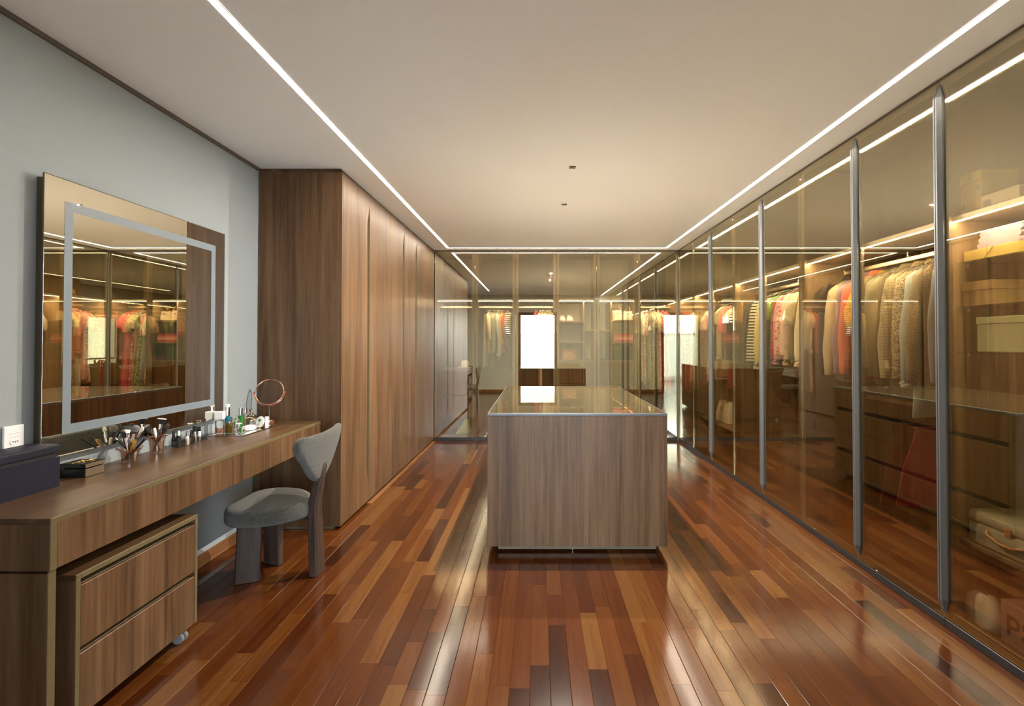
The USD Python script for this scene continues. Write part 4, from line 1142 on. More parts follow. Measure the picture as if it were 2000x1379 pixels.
def hanger(at, turn, style, label, group):
    """One hanger: hook over the rail, wire neck, shoulder bar. at: point of the rail; turn: 0 on the right wall, 90 on the far wall."""
    if style in HANG:
        return dup(HANG[style], at, turn, label, group)
    t = thing('clothes_hanger', label, 'hanger', at, turn, group)
    HANG[style] = t
    m = {'wood': 'box_tan', 'black': 'black_plastic', 'clear': 'alu_profile'}[style]
    # from the free end over the rail, then down to the bar
    pts = [(-0.0170 * math.cos(a), 0, 0.0170 * math.sin(a)) for a in np.radians(np.linspace(0, 180, 11))] + [(0.0165, 0, -0.014), (0.008, 0, -0.028), (0.0, 0, -0.036), (0.0, 0, -0.062)]
    part(t, 'hook', MB().tube(pts, 0.0016, 7), 'steel', world=False)
    b = [(-0.185, 0, -0.118), (-0.12, 0, -0.098), (-0.05, 0, -0.075), (0, 0, -0.066), (0.05, 0, -0.075), (0.12, 0, -0.098), (0.185, 0, -0.118)]
    part(t, 'shoulder_bar', MB().tube(b, [0.005, 0.0065, 0.006, 0.006, 0.006, 0.0065, 0.005], 8), m, world=False)
    if style != 'clear':
        part(t, 'trouser_bar', MB().tube([(-0.178, 0, -0.121), (-0.16, 0, -0.135), (0.16, 0, -0.135), (0.178, 0, -0.121)], 0.0028, 6), m, world=False)
    return t


def loft(levels, n=36, seed=0, fold=0.25, cap=True):
    """levels: (z, half width, half thickness, centre y, x centre) from the top down; folds grow towards the hem."""
    r = np.random.default_rng(seed)
    ph, k1, k2 = r.uniform(0, 6.28, 4), r.integers(3, 6), r.integers(6, 10)
    q = 2 * PI * np.arange(n) / n
    R_ = []
    z0, z1 = levels[0][0], levels[-1][0]
    for z, w, th, cy, cx in levels:
        g = (z0 - z) / max(z0 - z1, 1e-6)
        c, s = np.cos(q), np.sin(q)
        ux = np.sign(c) * np.abs(c) ** 0.8 * w
        fy = 1 + fold * g * (0.7 * np.sin(k1 * q + ph[0] + 1.3 * g) + 0.5 * np.sin(k2 * q + ph[1] - 2.0 * g))
        uy = np.sign(s) * np.abs(s) ** 0.9 * th * fy
        ux = ux * (1 + 0.03 * fold * 4 * g * np.sin(k1 * q + ph[2]))
        zz = z + (0.012 * g * np.sin(2 * q + ph[3]) if z == z1 else 0)
        R_.append(np.stack([cx + ux, cy + uy, np.broadcast_to(zz, (n,))], -1))
    return MB().rings(np.array(R_), cap)


def sleeve_mesh(side, top, length, r0, r1, out, seed, fwd=0.0):
    r = np.random.default_rng(seed)
    n, m, R_ = 18, 11, []
    q = 2 * PI * np.arange(n) / n
    ph = r.uniform(0, 6.28, 3)
    for k in range(m):
        g = k / (m - 1)
        rr = r0 + (r1 - r0) * g
        x = side * (top[0] + out * math.sin(min(g * 1.25, 1) * PI / 2))
        z = top[1] - length * g
        y = fwd * g + 0.006 * math.sin(5 * g + ph[0])
        wr = 1 + 0.10 * np.sin(3 * q + 9 * g + ph[1]) * g + 0.05 * np.sin(14 * g + ph[2] + q)
        tilt = 0.55 * (1 - g) ** 1.5                     # the sleeve head slopes with the shoulder
        R_.append(np.stack([x + rr * 0.75 * np.cos(q) * wr, y + rr * 0.62 * np.sin(q) * wr, z - side * rr * np.cos(q) * tilt], -1))
    return MB().rings(np.array(R_))


def garment(kind, fab, rail_pt, turn, label, group, length=0.66, sleeve=0.6, wid=0.195, trim=None, hstyle='black', hgroup=None, jitter=None, name=None, cat=None, thick=1.0):
    """A garment on its hanger. rail_pt: the hook's point on the rail."""
    seed = int(GR.integers(1 << 30))
    j = GR.uniform(-6, 6) if jitter is None else jitter
    hanger(rail_pt, turn + j, hstyle, 'hanger of the ' + label, 'hangers of the ' + hgroup)
    nm = name or {'jacket': 'jacket', 'shirt': 'shirt', 'tee': 't_shirt', 'dress': 'dress', 'top': 'blouse', 'skirt': 'skirt', 'trousers': 'trousers'}[kind]
    ct = cat or nm.replace('t_shirt', 'T-shirt')
    t = thing(nm, label, ct, rail_pt, turn + j, group)
    F = 'fabric_' + fab
    o = dict(world=False, smooth=True)
    top = -0.066
    if kind in ('trousers', 'skirt'):
        w = wid
        zt = -0.145
        L = [(zt, w * 0.72, 0.016, 0, 0), (zt - 0.05, w * 0.76, 0.018, 0, 0), (zt - length * 0.5, w * (0.86 if kind == 'trousers' else 1.05), 0.022, 0, 0), (zt - length, w * (0.9 if kind == 'trousers' else 1.2), 0.024, 0, 0)]
        part(t, 'leg_fabric' if kind == 'trousers' else 'panel', loft(L, seed=seed, fold=0.45), F, **o)
        part(t, 'waistband', loft([(zt + 0.024, w * 0.71, 0.017, 0, 0), (zt - 0.012, w * 0.735, 0.019, 0, 0)], seed=seed, fold=0), trim or F, **o)
        return t
    T_ = thick
    body = [(top + 0.006, 0.035, 0.012, 0, 0), (top - 0.012, 0.075, 0.017 * T_, 0, 0), (top - 0.035, 0.135, 0.019 * T_, 0, 0), (top - 0.062, wid, 0.021 * T_, 0, 0), (top - 0.11, wid * 1.05, 0.026 * T_, 0, 0), (top - 0.2, wid * 1.0, 0.030 * T_, 0, 0)]
    if kind == 'dress':
        body += [(top - 0.38, wid * 0.82, 0.026 * T_, 0, 0), (top - length * 0.65, wid * 1.0, 0.024 * T_, 0, 0), (top - length * 0.85, wid * 1.12, 0.025 * T_, 0, 0), (top - length, wid * 1.18, 0.025 * T_, 0, 0)]
        fold = 0.42
    else:
        fl = {'jacket': 1.08, 'shirt': 1.06, 'tee': 1.02, 'top': 1.1}[kind]
        body += [(top - length * 0.55, wid * 0.97, 0.028 * T_, 0, 0), (top - length * 0.8, wid * 1.02, 0.031 * T_, 0, 0), (top - length, wid * fl, 0.032 * T_, 0, 0)]
        fold = {'jacket': 0.14, 'shirt': 0.30, 'tee': 0.26, 'top': 0.4}[kind]
    part(t, 'body', loft(body, seed=seed, fold=fold), F, **o)
    if sleeve:
        for s in (-1, 1):
            r0, r1 = {'jacket': (0.074, 0.054), 'shirt': (0.066, 0.040), 'tee': (0.074, 0.078), 'top': (0.066, 0.056), 'dress': (0.062, 0.050)}[kind]
            out = 0.055 if sleeve > 0.35 else 0.085
            part(t, 'sleeve', sleeve_mesh(s, (wid - 0.012, top - 0.060), sleeve, r0, r1, out, seed + s, fwd=-0.012), F, **o)
            if kind == 'shirt' and sleeve > 0.4:
                part(t, 'cuff', sleeve_mesh(s, (wid - 0.012 + out, top - 0.060 - sleeve + 0.004), 0.05, 0.042, 0.043, 0.001, seed, fwd=0), F, **o)
    if kind in ('jacket', 'shirt'):
        h = 0.05 if kind == 'jacket' else 0.038
        cr = [(0.012, 0.088, 0.021 * T_, 0.002, 0), (0.03, 0.072, 0.026, 0.004, 0), (h, 0.060, 0.024, 0.004, 0)]
        part(t, 'collar', loft([(top + c[0] - 0.03, *c[1:]) for c in cr][::-1], n=28, seed=seed, fold=0.05), trim or F, **o)
    if kind == 'jacket':
        for s in (-1, 1):
            lp = MB().prism([(s * 0.008, top - 0.30), (s * 0.085, top - 0.13), (s * 0.062, top - 0.02), (s * 0.035, top - 0.012)], -0.034 * T_, -0.029 * T_, 1)
            part(t, 'lapel', lp, F, world=False, smooth=False)
        for k in range(2):
            part(t, 'button', MB().lathe([(0.0085, -0.0015), (0.009, 0.001), (0.006, 0.0022)], n=12).xf(trimesh.transformations.translation_matrix((0.012, -0.0375 * T_, top - 0.34 - 0.11 * k)) @ rot(90, (1, 0, 0))), 'black_plastic', world=False)
    if kind == 'shirt':
        part(t, 'placket', MB().prism([(-0.014, top - length * 0.97), (0.014, top - length * 0.97), (0.014, top - 0.03), (-0.014, top - 0.03)], -0.0375 * T_, -0.031 * T_, 1), F, world=False, smooth=False)
    return t


RZ, RX, RYB = 1.881 - 0.001, XR + 0.322, YB + 0.322          # top of the rails


def row_right(y0, y1, specs, grp, hgrp):
    n = len(specs)
    for k, sp in enumerate(specs):
        y = y0 + (y1 - y0) * (k + 0.5) / n if not isinstance(sp[0], (int, float)) else sp[0]
        sp = sp[1:] if isinstance(sp[0], (int, float)) else sp
        kind, fab, lab, kw = sp[0], sp[1], sp[2], (sp[3] if len(sp) > 3 else {})
        garment(kind, fab, (RX + GR.uniform(-0.012, 0.012), y, RZ), 0, lab, grp, hgroup=hgrp, **kw)


def row_far(specs, grp, hgrp, z=RZ):
    for x, kind, fab, lab, kw in specs:
        garment(kind, fab, (x, RYB + GR.uniform(-0.01, 0.01), z), 90, lab, grp, hgroup=hgrp, **kw)


J, S = dict(length=0.70, sleeve=0.60, hstyle='clear'), dict(length=0.66, sleeve=0.54)
IN = 'behind the right-hand glass'
# bay of blazers (from the near end)
row_right(0, 0, [
    (2.60, 'jacket', 'denim', f'slate-blue denim jacket nearest the doorway {IN}', dict(J, length=0.66)),
    (2.73, 'jacket', 'knit', f'chunky brown and cream knitted jacket {IN}', dict(J, thick=1.3)),
    (2.815, 'shirt', 'pale_blue', f'pale blue long shirt beside the knitted jacket {IN}', dict(S, length=0.86, sleeve=0.6, hstyle='clear')),
    (2.90, 'jacket', 'stripe_cream', f'cream and black patterned cardigan {IN}', J),
    (2.985, 'jacket', 'plaid', f'beige checked tweed blazer {IN}', dict(J, thick=1.15)),
    (3.085, 'jacket', 'khaki', f'plain khaki blazer beside the checked one {IN}', J),
    (3.165, 'shirt', 'grey_green', f'grey-green thin shirt {IN}', dict(S, hstyle='clear')),
    (3.235, 'shirt', 'olive', f'olive shirt among the blazers {IN}', dict(S, hstyle='clear')),
    (3.30, 'shirt', 'mustard', f'mustard yellow shirt next to the coral blazer {IN}', dict(S, sleeve=0.3, hstyle='clear')),
    (3.375, 'jacket', 'coral', f'coral red blazer {IN}', J),
    (3.465, 'jacket', 'purple', f'muted purple blazer {IN}', J),
    (3.56, 'jacket', 'beige', f'long beige blazer beside the black leather jacket {IN}', dict(J, length=0.72, sleeve=0.62, thick=1.2)),
    (3.69, 'jacket', 'leather', f'black shiny leather jacket {IN}', dict(J, length=0.68, sleeve=0.58, thick=1.5, wid=0.205)),
], 'blazers and shirts on the right-hand rail', 'blazer rail')
# bay of blouses
B2 = 'in the right-hand blouse row'
row_right(0, 0, [
    (3.865, 'top', 'white', f'white loose long-sleeved blouse nearest in front {B2}', dict(length=0.62, sleeve=0.58, hstyle='clear')),
    (3.925, 'shirt', 'lace', f'off-white lace shirt {B2}', dict(S, hstyle='clear')),
    (3.985, 'shirt', 'white', f'plain white collared shirt {B2}', dict(S, length=0.7)),
    (4.045, 'top', 'cream', f'cream short-sleeved blouse {B2}', dict(length=0.6, sleeve=0.22)),
    (4.105, 'top', 'ivory', f'ivory yellow wide-sleeved blouse {B2}', dict(length=0.58, sleeve=0.26)),
    (4.165, 'shirt', 'beige', f'beige shirt {B2}', S),
    (4.225, 'top', 'pale_pink', f'pale pink blouse {B2}', dict(length=0.56, sleeve=0.5, hstyle='clear')),
    (4.285, 'top', 'floral_pink', f'pink flowered blouse {B2}', dict(length=0.56, sleeve=0.5)),
    (4.34, 'shirt', 'lilac', f'lilac satin shirt {B2}', S),
    (4.395, 'shirt', 'red', f'red shirt {B2}', S),
    (4.45, 'top', 'green', f'bright green top {B2}', dict(length=0.5, sleeve=0.2)),
    (4.505, 'shirt', 'teal', f'teal shirt {B2}', S),
    (4.56, 'shirt', 'salmon', f'salmon pink shirt {B2}', S),
    (4.615, 'shirt', 'denim', f'blue denim shirt with long sleeves {B2}', dict(S, length=0.7)),
    (4.67, 'top', 'yellow', f'yellow blouse {B2}', dict(length=0.68, sleeve=0.58)),
    (4.735, 'shirt', 'dotted', f'cream shirt with dark dots {B2}', dict(S, length=0.72, sleeve=0.6, hstyle='clear')),
    (4.80, 'tee', 'stripe_bw', f'black and white striped long-sleeved top {B2}', dict(length=0.68, sleeve=0.58)),
    (4.865, 'jacket', 'navy', f'navy blue jacket beside the striped top {B2}', dict(J, hstyle='black')),
    (4.94, 'jacket', 'charcoal', f'charcoal jacket next to the navy one {B2}', dict(J, hstyle='black')),
], 'blouses and shirts on the right-hand rail', 'blouse rail')
B3 = 'in the far right-hand wardrobe'
row_right(0, 0, [
    (5.20, 'tee', 'stripe_bw', f'black and white striped dress-length top {B3}', dict(length=0.74, sleeve=0.2)),
    (5.275, 'tee', 'white', f'white short-sleeved T-shirt {B3}', dict(length=0.55, sleeve=0.20, wid=0.205)),
    (5.345, 'tee', 'cream', f'cream T-shirt behind the white one {B3}', dict(length=0.58, sleeve=0.20)),
    (5.415, 'shirt', 'maroon', f'maroon shirt {B3}', S),
    (5.485, 'shirt', 'khaki', f'khaki shirt {B3}', S),
    (5.555, 'dress', 'crimson', f'crimson long dress {B3}', dict(length=0.95, sleeve=0)),
    (5.625, 'top', 'hot_pink', f'bright pink blouse {B3}', dict(length=0.55, sleeve=0.3)),
    (5.70, 'shirt', 'beige', f'beige long-sleeved shirt {B3}', dict(S, length=0.75)),
    (5.78, 'top', 'mint', f'pale mint top {B3}', dict(length=0.55, sleeve=0.2, hstyle='clear')),
    (5.86, 'dress', 'salmon', f'salmon pink dress {B3}', dict(length=0.85, sleeve=0)),
    (5.945, 'shirt', 'black', f'black shirt {B3}', S),
    (6.03, 'top', 'dark_green', f'dark green blouse {B3}', dict(length=0.55, sleeve=0.4)),
    (6.12, 'dress', 'pale_pink', f'pale pink flimsy dress {B3}', dict(length=0.9, sleeve=0.25)),
    (6.24, 'dress', 'lace', f'off-white lace dress at the far end {B3}', dict(length=0.85, sleeve=0.25)),
], 'tops and dresses in the far double wardrobe', 'T-shirt rail')
B4 = 'in the right-hand corner wardrobe'
row_right(0, 0, [
    (6.50, 'dress', 'mint', f'pale mint dress {B4}', dict(length=1.0, sleeve=0.2)),
    (6.57, 'dress', 'floral_green', f'green leafy patterned dress {B4}', dict(length=0.95, sleeve=0.2)),
    (6.64, 'dress', 'ivory', f'ivory dress {B4}', dict(length=1.0, sleeve=0.2)),
    (6.71, 'shirt', 'salmon', f'salmon shirt {B4}', dict(length=0.7, sleeve=0.5)),
    (6.78, 'dress', 'lace', f'pale lace dress {B4}', dict(length=1.05, sleeve=0)),
    (6.85, 'dress', 'pink', f'pink dress {B4}', dict(length=0.95, sleeve=0.2)),
    (6.93, 'dress', 'floral_pink', f'pink flowered dress {B4}', dict(length=1.0, sleeve=0.2)),
], 'dresses in the right-hand corner wardrobe', 'corner rail')

# far wall
F2 = 'in the second far-wall wardrobe'
row_far([
    (-0.70, 'shirt', 'cream', f'cream coat hanging alone {F2}', dict(length=0.62, sleeve=0.36)),
    (-0.745, 'trousers', 'beige', f'long beige trousers {F2}', dict(length=0.72)),
    (-0.655, 'trousers', 'khaki', f'long khaki trousers {F2}', dict(length=0.74)),
    (-0.61, 'shirt', 'grey_green', f'pale grey shirt {F2}', dict(length=0.6, sleeve=0.5)),
    (-0.562, 'shirt', 'pale_blue', f'pale blue shirt {F2}', dict(length=0.7, sleeve=0.55)),
    (-0.515, 'shirt', 'mustard', f'mustard yellow shirt {F2}', dict(length=0.6, sleeve=0.42)),
    (-0.47, 'shirt', 'crimson', f'crimson shirt {F2}', dict(length=0.55, sleeve=0.35)),
    (-0.425, 'tee', 'stripe_bw', f'black and white patterned top {F2}', dict(length=0.5, sleeve=0.3)),
    (-0.37, 'jacket', 'black', f'black coat {F2}', dict(length=0.85, sleeve=0.6)),
], 'shirts on the far wall', 'second far rail')
F3 = 'in the third far-wall wardrobe'
row_far([
    (-0.02, 'shirt', 'red', f'red shirt {F3}', dict(length=0.6, sleeve=0.5)),
    (0.035, 'dress', 'pale_pink', f'long pale pink dress {F3}', dict(length=1.15, sleeve=0.2)),
    (0.085, 'shirt', 'white', f'white shirt {F3}', dict(length=0.6, sleeve=0.5)),
    (0.13, 'top', 'lace', f'off-white lace blouse {F3}', dict(length=0.6, sleeve=0.5)),
    (0.175, 'shirt', 'cream', f'cream shirt at the right end {F3}', dict(length=0.6, sleeve=0.5)),
], 'blouses on the far wall', 'third far rail')
hanger((-0.20, RYB, RZ), 82, 'black', 'bare black hanger with nothing on it in the third far wardrobe', None)
F6 = 'in the rightmost far-wall wardrobe'
row_far([
    (1.47, 'dress', 'white', f'long white dress {F6}', dict(length=1.0, sleeve=0.3)),
    (1.525, 'dress', 'floral_pink', f'long pink flowered dress {F6}', dict(length=1.05, sleeve=0.3)),
    (1.58, 'dress', 'pale_blue', f'long pale blue dress {F6}', dict(length=1.0, sleeve=0)),
    (1.635, 'dress', 'floral_green', f'long green patterned dress {F6}', dict(length=1.12, sleeve=0.2)),
    (1.69, 'dress', 'beige', f'long beige dress {F6}', dict(length=1.1, sleeve=0.25)),
    (1.745, 'dress', 'floral_red', f'long red flowered dress {F6}', dict(length=1.15, sleeve=0.25)),
    (1.80, 'dress', 'hot_pink', f'long bright pink dress {F6}', dict(length=1.1, sleeve=0.2)),
    (1.855, 'dress', 'red', f'long red dress {F6}', dict(length=1.18, sleeve=0)),
], 'long dresses on the far wall', 'rightmost far rail')

for y, kind, fab, lab, ln in ((2.62, 'trousers', 'ivory', 'ivory trousers on the low rail under the blazers', 0.62), (2.90, 'skirt', 'crimson', 'crimson skirt on the low rail under the blazers', 0.42), (3.02, 'skirt', 'maroon', 'maroon skirt on the low rail under the blazers', 0.45)):
    garment(kind, fab, (RX, y, 0.999), 0, lab, 'skirts and trousers on the low rail', length=ln, hgroup='low rail', hstyle='black')

# ------------------------------------------------------------------ boxes, bags and hats inside the wardrobes
XF = XR + 0.085                                     # front line of things on the right-hand shelves
LT = 1.9585                                         # top of the luggage shelf


def letters(parent, text, h, y, z, x, m, up=True):
    """Lettering on a face that looks towards the room (-x), read from there."""
    lm = meshkit.text_mesh(text, h, 0.0006, bold=True)
    T = np.array([[0, 0, -1, x], [-1, 0, 0, y], [0, 1, 0, z], [0, 0, 0, 1.0]])
    part(parent, 'lettering', MB().tm(lm, T), m, smooth=False)


t = thing('gift_box', 'yellow patterned gift box on the high shelf nearest the doorway', 'box', (2.12, 2.395, LT))
part(t, 'body', bx(XF, XF + 0.17, 2.332, 2.458, LT, LT + 0.15, b=0.002), 'box_yellow')
part(t, 'lid', bx(XF - 0.003, XF + 0.173, 2.329, 2.461, LT + 0.1505, LT + 0.195, b=0.002), 'box_yellow')
letters(t, 'S', 0.022, 2.40, LT + 0.163, XF - 0.0033, 'ink_blue')
letters(t, 'N', 0.022, 2.365, LT + 0.105, XF - 0.0003, 'ink_blue')
letters(t, 'A', 0.024, 2.445, LT + 0.03, XF - 0.0003, 'ink_blue')
t = thing('carton', 'flat white carton in front of the yellow gift box', 'box', (2.09, 2.23, LT))
part(t, 'body', bx(XF - 0.012, XF + 0.14, 2.135, 2.322, LT, LT + 0.062, b=0.002), 'box_white')
part(t, 'label', bx(XF - 0.0127, XF - 0.0122, 2.27, 2.31, LT + 0.012, LT + 0.04, b=0), 'ink_grey', smooth=False)
part(t, 'flap', bx(XF - 0.010, XF + 0.138, 2.137, 2.320, LT + 0.0623, LT + 0.0645), 'box_white')
z = 1.7395
t = thing('flat_box', 'long flat yellow box with a cord on the upper glass shelf', 'box', (2.1, 2.295, z))
part(t, 'body', bx(XF, XF + 0.2, 2.155, 2.434, z, z + 0.05, b=0.002), 'box_yellow')
cd = bx(-0.0012, 0.0012, -0.0015, 0.0015, -0.034, 0.034, b=0.0003).xf(rot(44, (1, 0, 0)))
cd.xf(trimesh.transformations.translation_matrix((XF - 0.0015, 2.30, z + 0.025)))
part(t, 'cord', cd, 'cord_brown')
fo = MB()
for k in range(3):
    rr = round_rect(2.16, 2.37, z + 0.0505 + 0.026 * k, z + 0.0755 + 0.026 * k, 0.012, 4)
    fo.prism(rr, XF + 0.01 + 0.006 * k, XF + 0.2 - 0.004 * k, 0)
single('folded_blanket', fo, 'fabric_lilac', 'folded mauve blanket lying on the flat yellow box', 'blanket', smooth=50)
z = 1.5295
t = thing('lidded_box', 'tan lidded box on the middle glass shelf', 'box', (2.1, 2.36, z))
part(t, 'body', bx(XF - 0.005, XF + 0.27, 2.278, 2.436, z, z + 0.07, b=0.002), 'box_tan')
part(t, 'lid', bx(XF - 0.008, XF + 0.273, 2.275, 2.439, z + 0.0705, z + 0.112, b=0.002), 'box_tan')
z = 1.3165
t = thing('storage_carton', 'pale greenish storage carton on the lower glass shelf', 'box', (2.15, 2.2, z))
part(t, 'body', bx(XF, XF + 0.26, 2.04, 2.366, z, z + 0.125, b=0.003), 'box_pale_green')
part(t, 'lid', bx(XF - 0.003, XF + 0.263, 2.037, 2.369, z + 0.1255, z + 0.158, b=0.003), 'box_pale_green')
z = 0.4305
t = thing('vanity_case', 'white hard case with a tan leather handle on the low shelf', 'case', (2.15, 2.16, z))
part(t, 'body', bx(XF - 0.01, XF + 0.33, 1.88, 2.42, z, z + 0.1, b=0.012), 'case_shell', smooth=50)
part(t, 'lid', bx(XF - 0.01, XF + 0.33, 1.88, 2.42, z + 0.1008, z + 0.152, b=0.012), 'case_shell', smooth=50)
hp = [(XF - 0.0115, 2.31, z + 0.085), (XF - 0.022, 2.30, z + 0.07), (XF - 0.026, 2.24, z + 0.052), (XF - 0.026, 2.18, z + 0.052), (XF - 0.022, 2.12, z + 0.07), (XF - 0.0115, 2.11, z + 0.085)]
part(t, 'handle', MB().tube(hp, 0.0075, 8), 'tan_leather')
part(t, 'clasp', bx(XF - 0.0145, XF - 0.0105, 2.195, 2.225, z + 0.09, z + 0.125, b=0.001), 'tan_leather')
z = 0.0605
t = thing('paper_bag', 'pinkish carrier bag lettered PS on the wardrobe floor', 'bag', (2.1, 2.07, z))
part(t, 'body', bx(XF - 0.005, XF + 0.1, 1.89, 2.256, z, z + 0.18, b=0.002), 'pink_paper')
letters(t, 'PS', 0.082, 2.235, z + 0.045, XF - 0.0055, 'ink_red')
part(t, 'handle', MB().tube([(XF + 0.02, 2.16, z + 0.18), (XF + 0.02, 2.14, z + 0.24), (XF + 0.02, 2.02, z + 0.24), (XF + 0.02, 2.0, z + 0.18)], 0.003, 6), 'ink_red')
t = thing('pouch', 'pale crumpled pouch beside the lettered carrier bag', 'bag', (2.06, 2.36, z))
po = smooth_closed([(2.28, z + 0.01), (2.44, z + 0.01), (2.452, z + 0.07), (2.43, z + 0.13), (2.37, z + 0.155), (2.31, z + 0.14), (2.272, z + 0.08)], 40)
part(t, 'body', puffed(po, (2.36, z + 0.08), [(XF - 0.015, 0.3), (XF - 0.013, 0.7), (XF - 0.003, 0.93), (XF + 0.015, 1.0), (XF + 0.04, 0.95), (XF + 0.055, 0.6), (XF + 0.056, 0.2)], axis=0), 'canvas_white', smooth=60)
part(t, 'drawstring', MB().tube([(XF + 0.015, 2.34, z + 0.15), (XF - 0.012, 2.36, z + 0.175), (XF + 0.015, 2.39, z + 0.15)], 0.003, 6), 'cord_brown')


def tote(label, x, y, z, w, d, h, m, hm, along='y', drop=0.12):
    """A soft handbag: tapered rounded body, piping, two looped handles."""
    t = thing('handbag', label, 'handbag', (x, y, z), 0 if along == 'y' else 90)
    R_ = []
    for g, s, q in ((0.0, 0.92, 0.9), (0.02, 1.0, 1.0), (0.4, 0.97, 1.02), (0.8, 0.90, 0.75), (1.0, 0.86, 0.5)):
        R_.append([(a * q, b * s, 0.0005 + g * h + (0.012 * (b / (w / 2)) ** 2 if g == 1 else 0)) for a, b in round_rect(-d / 2, d / 2, -w / 2, w / 2, d * 0.35, 5)])
    part(t, 'body', MB().rings(np.array(R_)), m, smooth=50, world=False)
    for s in (-1, 1):
        part(t, 'handle', MB().tube([(s * d * 0.27, -w * 0.22, h * 0.86), (s * d * 0.24, -w * 0.18, h + drop * 0.6), (s * d * 0.2, -w * 0.08, h + drop), (s * d * 0.2, w * 0.08, h + drop), (s * d * 0.24, w * 0.18, h + drop * 0.6), (s * d * 0.27, w * 0.22, h * 0.86)], 0.005, 7), hm, world=False)
    part(t, 'clasp', bx(-d * 0.47 - 0.003, -d * 0.47 + 0.001, -0.014, 0.014, h * 0.66, h * 0.76), 'gold', world=False)
    return t


def hat(label, x, y, z, r, m, band='tan_leather', cap=False):
    t = thing('cap' if cap else 'sun_hat', label, 'hat', (x, y, z))
    q = 2 * PI * np.arange(40) / 40
    R_ = []
    for rr, zz_ in ((r, 0.006), (r * 1.0, 0.010), (r * 0.75, 0.018), (r * 0.52, 0.022), (r * 0.50, 0.07), (r * 0.46, 0.10), (r * 0.36, 0.115), (r * 0.1, 0.112)):
        wv = 0.010 * np.sin(3 * q + 0.6) * max(0, (rr / r - 0.5) * 2)
        R_.append(np.stack([rr * np.cos(q), rr * np.sin(q), zz_ + np.abs(wv)], -1))
    part(t, 'crown', MB().rings(np.array(R_)), m, smooth=50, world=False)
    part(t, 'band', MB().lathe([(r * 0.525, 0.026), (r * 0.53, 0.03), (r * 0.52, 0.05), (r * 0.505, 0.052)], n=40, cap=False), band, world=False)


tote('large beige canvas tote on the low shelf of the far right-hand wardrobe', 2.16, 5.83, 0.4555, 0.42, 0.15, 0.22, 'canvas', 'cord_brown', drop=0.2)
hat('wide straw sun hat on the high shelf in the right-hand corner', 2.24, 6.76, LT, 0.19, 'straw')
hat('white sun hat on the drawer top of the leftmost far wardrobe', -1.03, YB + 0.2, 0.9885, 0.115, 'ceramic', 'canvas_white')
tote('peach handbag on the upper right shelf of the far-wall wardrobe', 1.13, YB + 0.2, 1.6725, 0.15, 0.1, 0.13, 'porcelain_pink', 'tan_leather', 'x', 0.06)
tote('white handbag on the upper right shelf of the far-wall wardrobe', 1.285, YB + 0.2, 1.6725, 0.14, 0.1, 0.12, 'canvas_white', 'gold', 'x', 0.07)
tote('brown handbag on the drawer top of the far-wall shelf wardrobe', 0.45, YB + 0.22, 1.1085, 0.24, 0.12, 0.14, 'tan_leather', 'cord_brown', 'x', 0.07)
fo = MB()
for k in range(4):
    fo = MB()
    fo.prism([(a, b) for a, b in round_rect(1.06, 1.34, 1.3655 + 0.03 * k, 1.3645 + 0.03 * (k + 1), 0.013, 4)], YB + 0.09 + 0.004 * k, YB + 0.36, 1)
    single('folded_jumper', fo, ('fabric_red', 'fabric_pink', 'fabric_coral', 'fabric_crimson')[k], ('red', 'pink', 'coral', 'dark crimson')[k] + ' folded jumper in the small stack on the far-wall shelf', 'jumper', smooth=50)
for k, (m, c) in enumerate((('fabric_dark_green', 'dark green'), ('navy_leather', 'navy'))):
    t = thing('shoe_box', f'{c} box standing on the far-wall drawer top', 'box', (1.13 + 0.15 * k, YB + 0.2, 1.1085))
    xx0 = 1.06 + 0.148 * k
    part(t, 'body', bx(xx0, xx0 + 0.14, YB + 0.09, YB + 0.36, 1.1085, 1.27, b=0.002), m)
    part(t, 'lid', bx(xx0 - 0.002, xx0 + 0.142, YB + 0.088, YB + 0.362, 1.2705, 1.315, b=0.002), m)
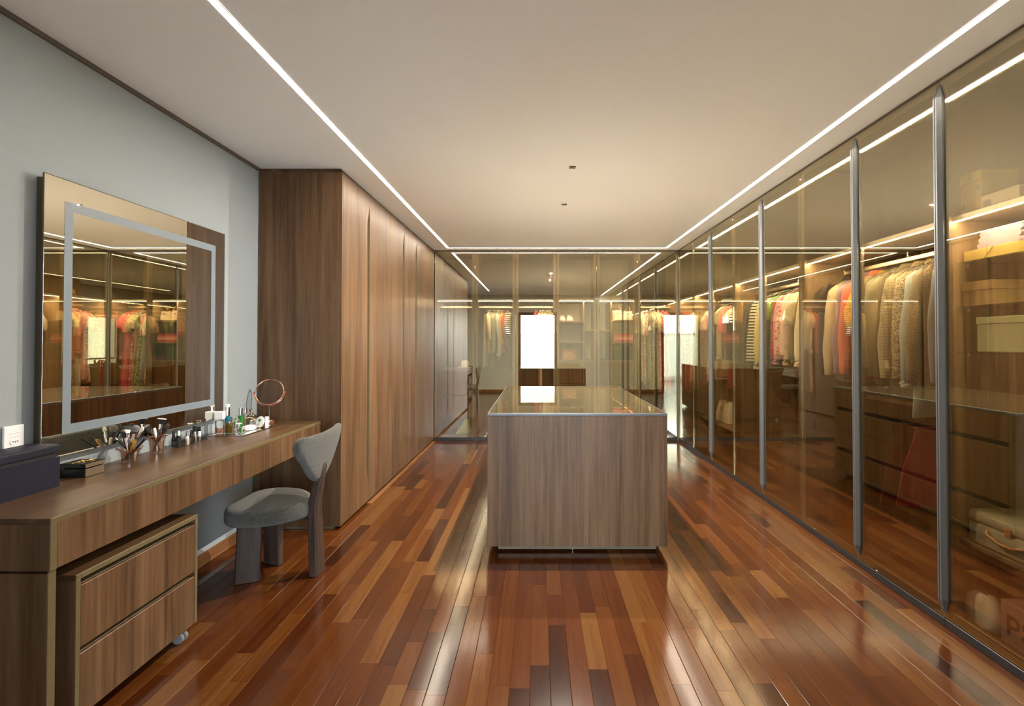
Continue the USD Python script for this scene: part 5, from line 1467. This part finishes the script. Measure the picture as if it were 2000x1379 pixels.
for k, c in enumerate(('left', 'right')):
    x = 0.35 + 0.105 * k
    t = thing('shoe', f'{c} white trainer of the pair on the far-wall shelf', 'shoe', (x, YB + 0.2, 1.6525))
    so_ = smooth_closed([(0.0, -0.135), (0.036, -0.11), (0.042, -0.04), (0.032, 0.04), (0.033, 0.10), (0.0, 0.13), (-0.033, 0.10), (-0.032, 0.04), (-0.042, -0.04), (-0.036, -0.11)], 36)
    part(t, 'sole', puffed(so_, (0, 0), [(0.0005, 0.9), (0.002, 0.98), (0.022, 1.0), (0.024, 0.96)]), 'white_plastic', smooth=40, world=False)
    up = puffed(so_, (0, 0.0), [(0.0245, 0.95), (0.045, 0.9), (0.06, 0.74), (0.07, 0.6)]).mesh()
    v = np.array(up.vertices)
    g = np.clip((v[:, 1] + 0.02) / 0.12, 0, 1)
    v[:, 2] += (v[:, 2] - 0.024) * g * 0.9
    v[:, 1] += (v[:, 2] - 0.024) * 0.55
    part(t, 'upper', trimesh.Trimesh(v, up.faces, process=False), 'ceramic', smooth=40, world=False)
    part(t, 'laces', MB().tube([(-0.018, 0.0, 0.075), (0.018, 0.008, 0.078), (-0.018, 0.018, 0.086), (0.018, 0.028, 0.092)], 0.0022, 6), 'canvas_white', world=False)
t = thing('carrier', 'lime green slumped bag on the floor of the leftmost far wardrobe', 'bag', (-1.05, YB + 0.16, 0.0605))
go = smooth_closed([(-1.165, 0.065), (-1.0, 0.065), (-0.93, 0.08), (-0.945, 0.2), (-0.965, 0.30), (-1.0, 0.31), (-1.06, 0.22), (-1.13, 0.13)], 40)
part(t, 'body', puffed(go, (-1.03, 0.14), [(YB + 0.07, 0.3), (YB + 0.072, 0.7), (YB + 0.085, 0.95), (YB + 0.12, 1.0), (YB + 0.16, 0.9), (YB + 0.18, 0.4)], axis=1), 'green_bag_fabric', smooth=60)
part(t, 'handle', MB().tube([(-1.0, YB + 0.11, 0.30), (-1.01, YB + 0.1, 0.36), (-0.96, YB + 0.1, 0.37), (-0.955, YB + 0.11, 0.29)], 0.004, 6), 'green_bag_fabric')
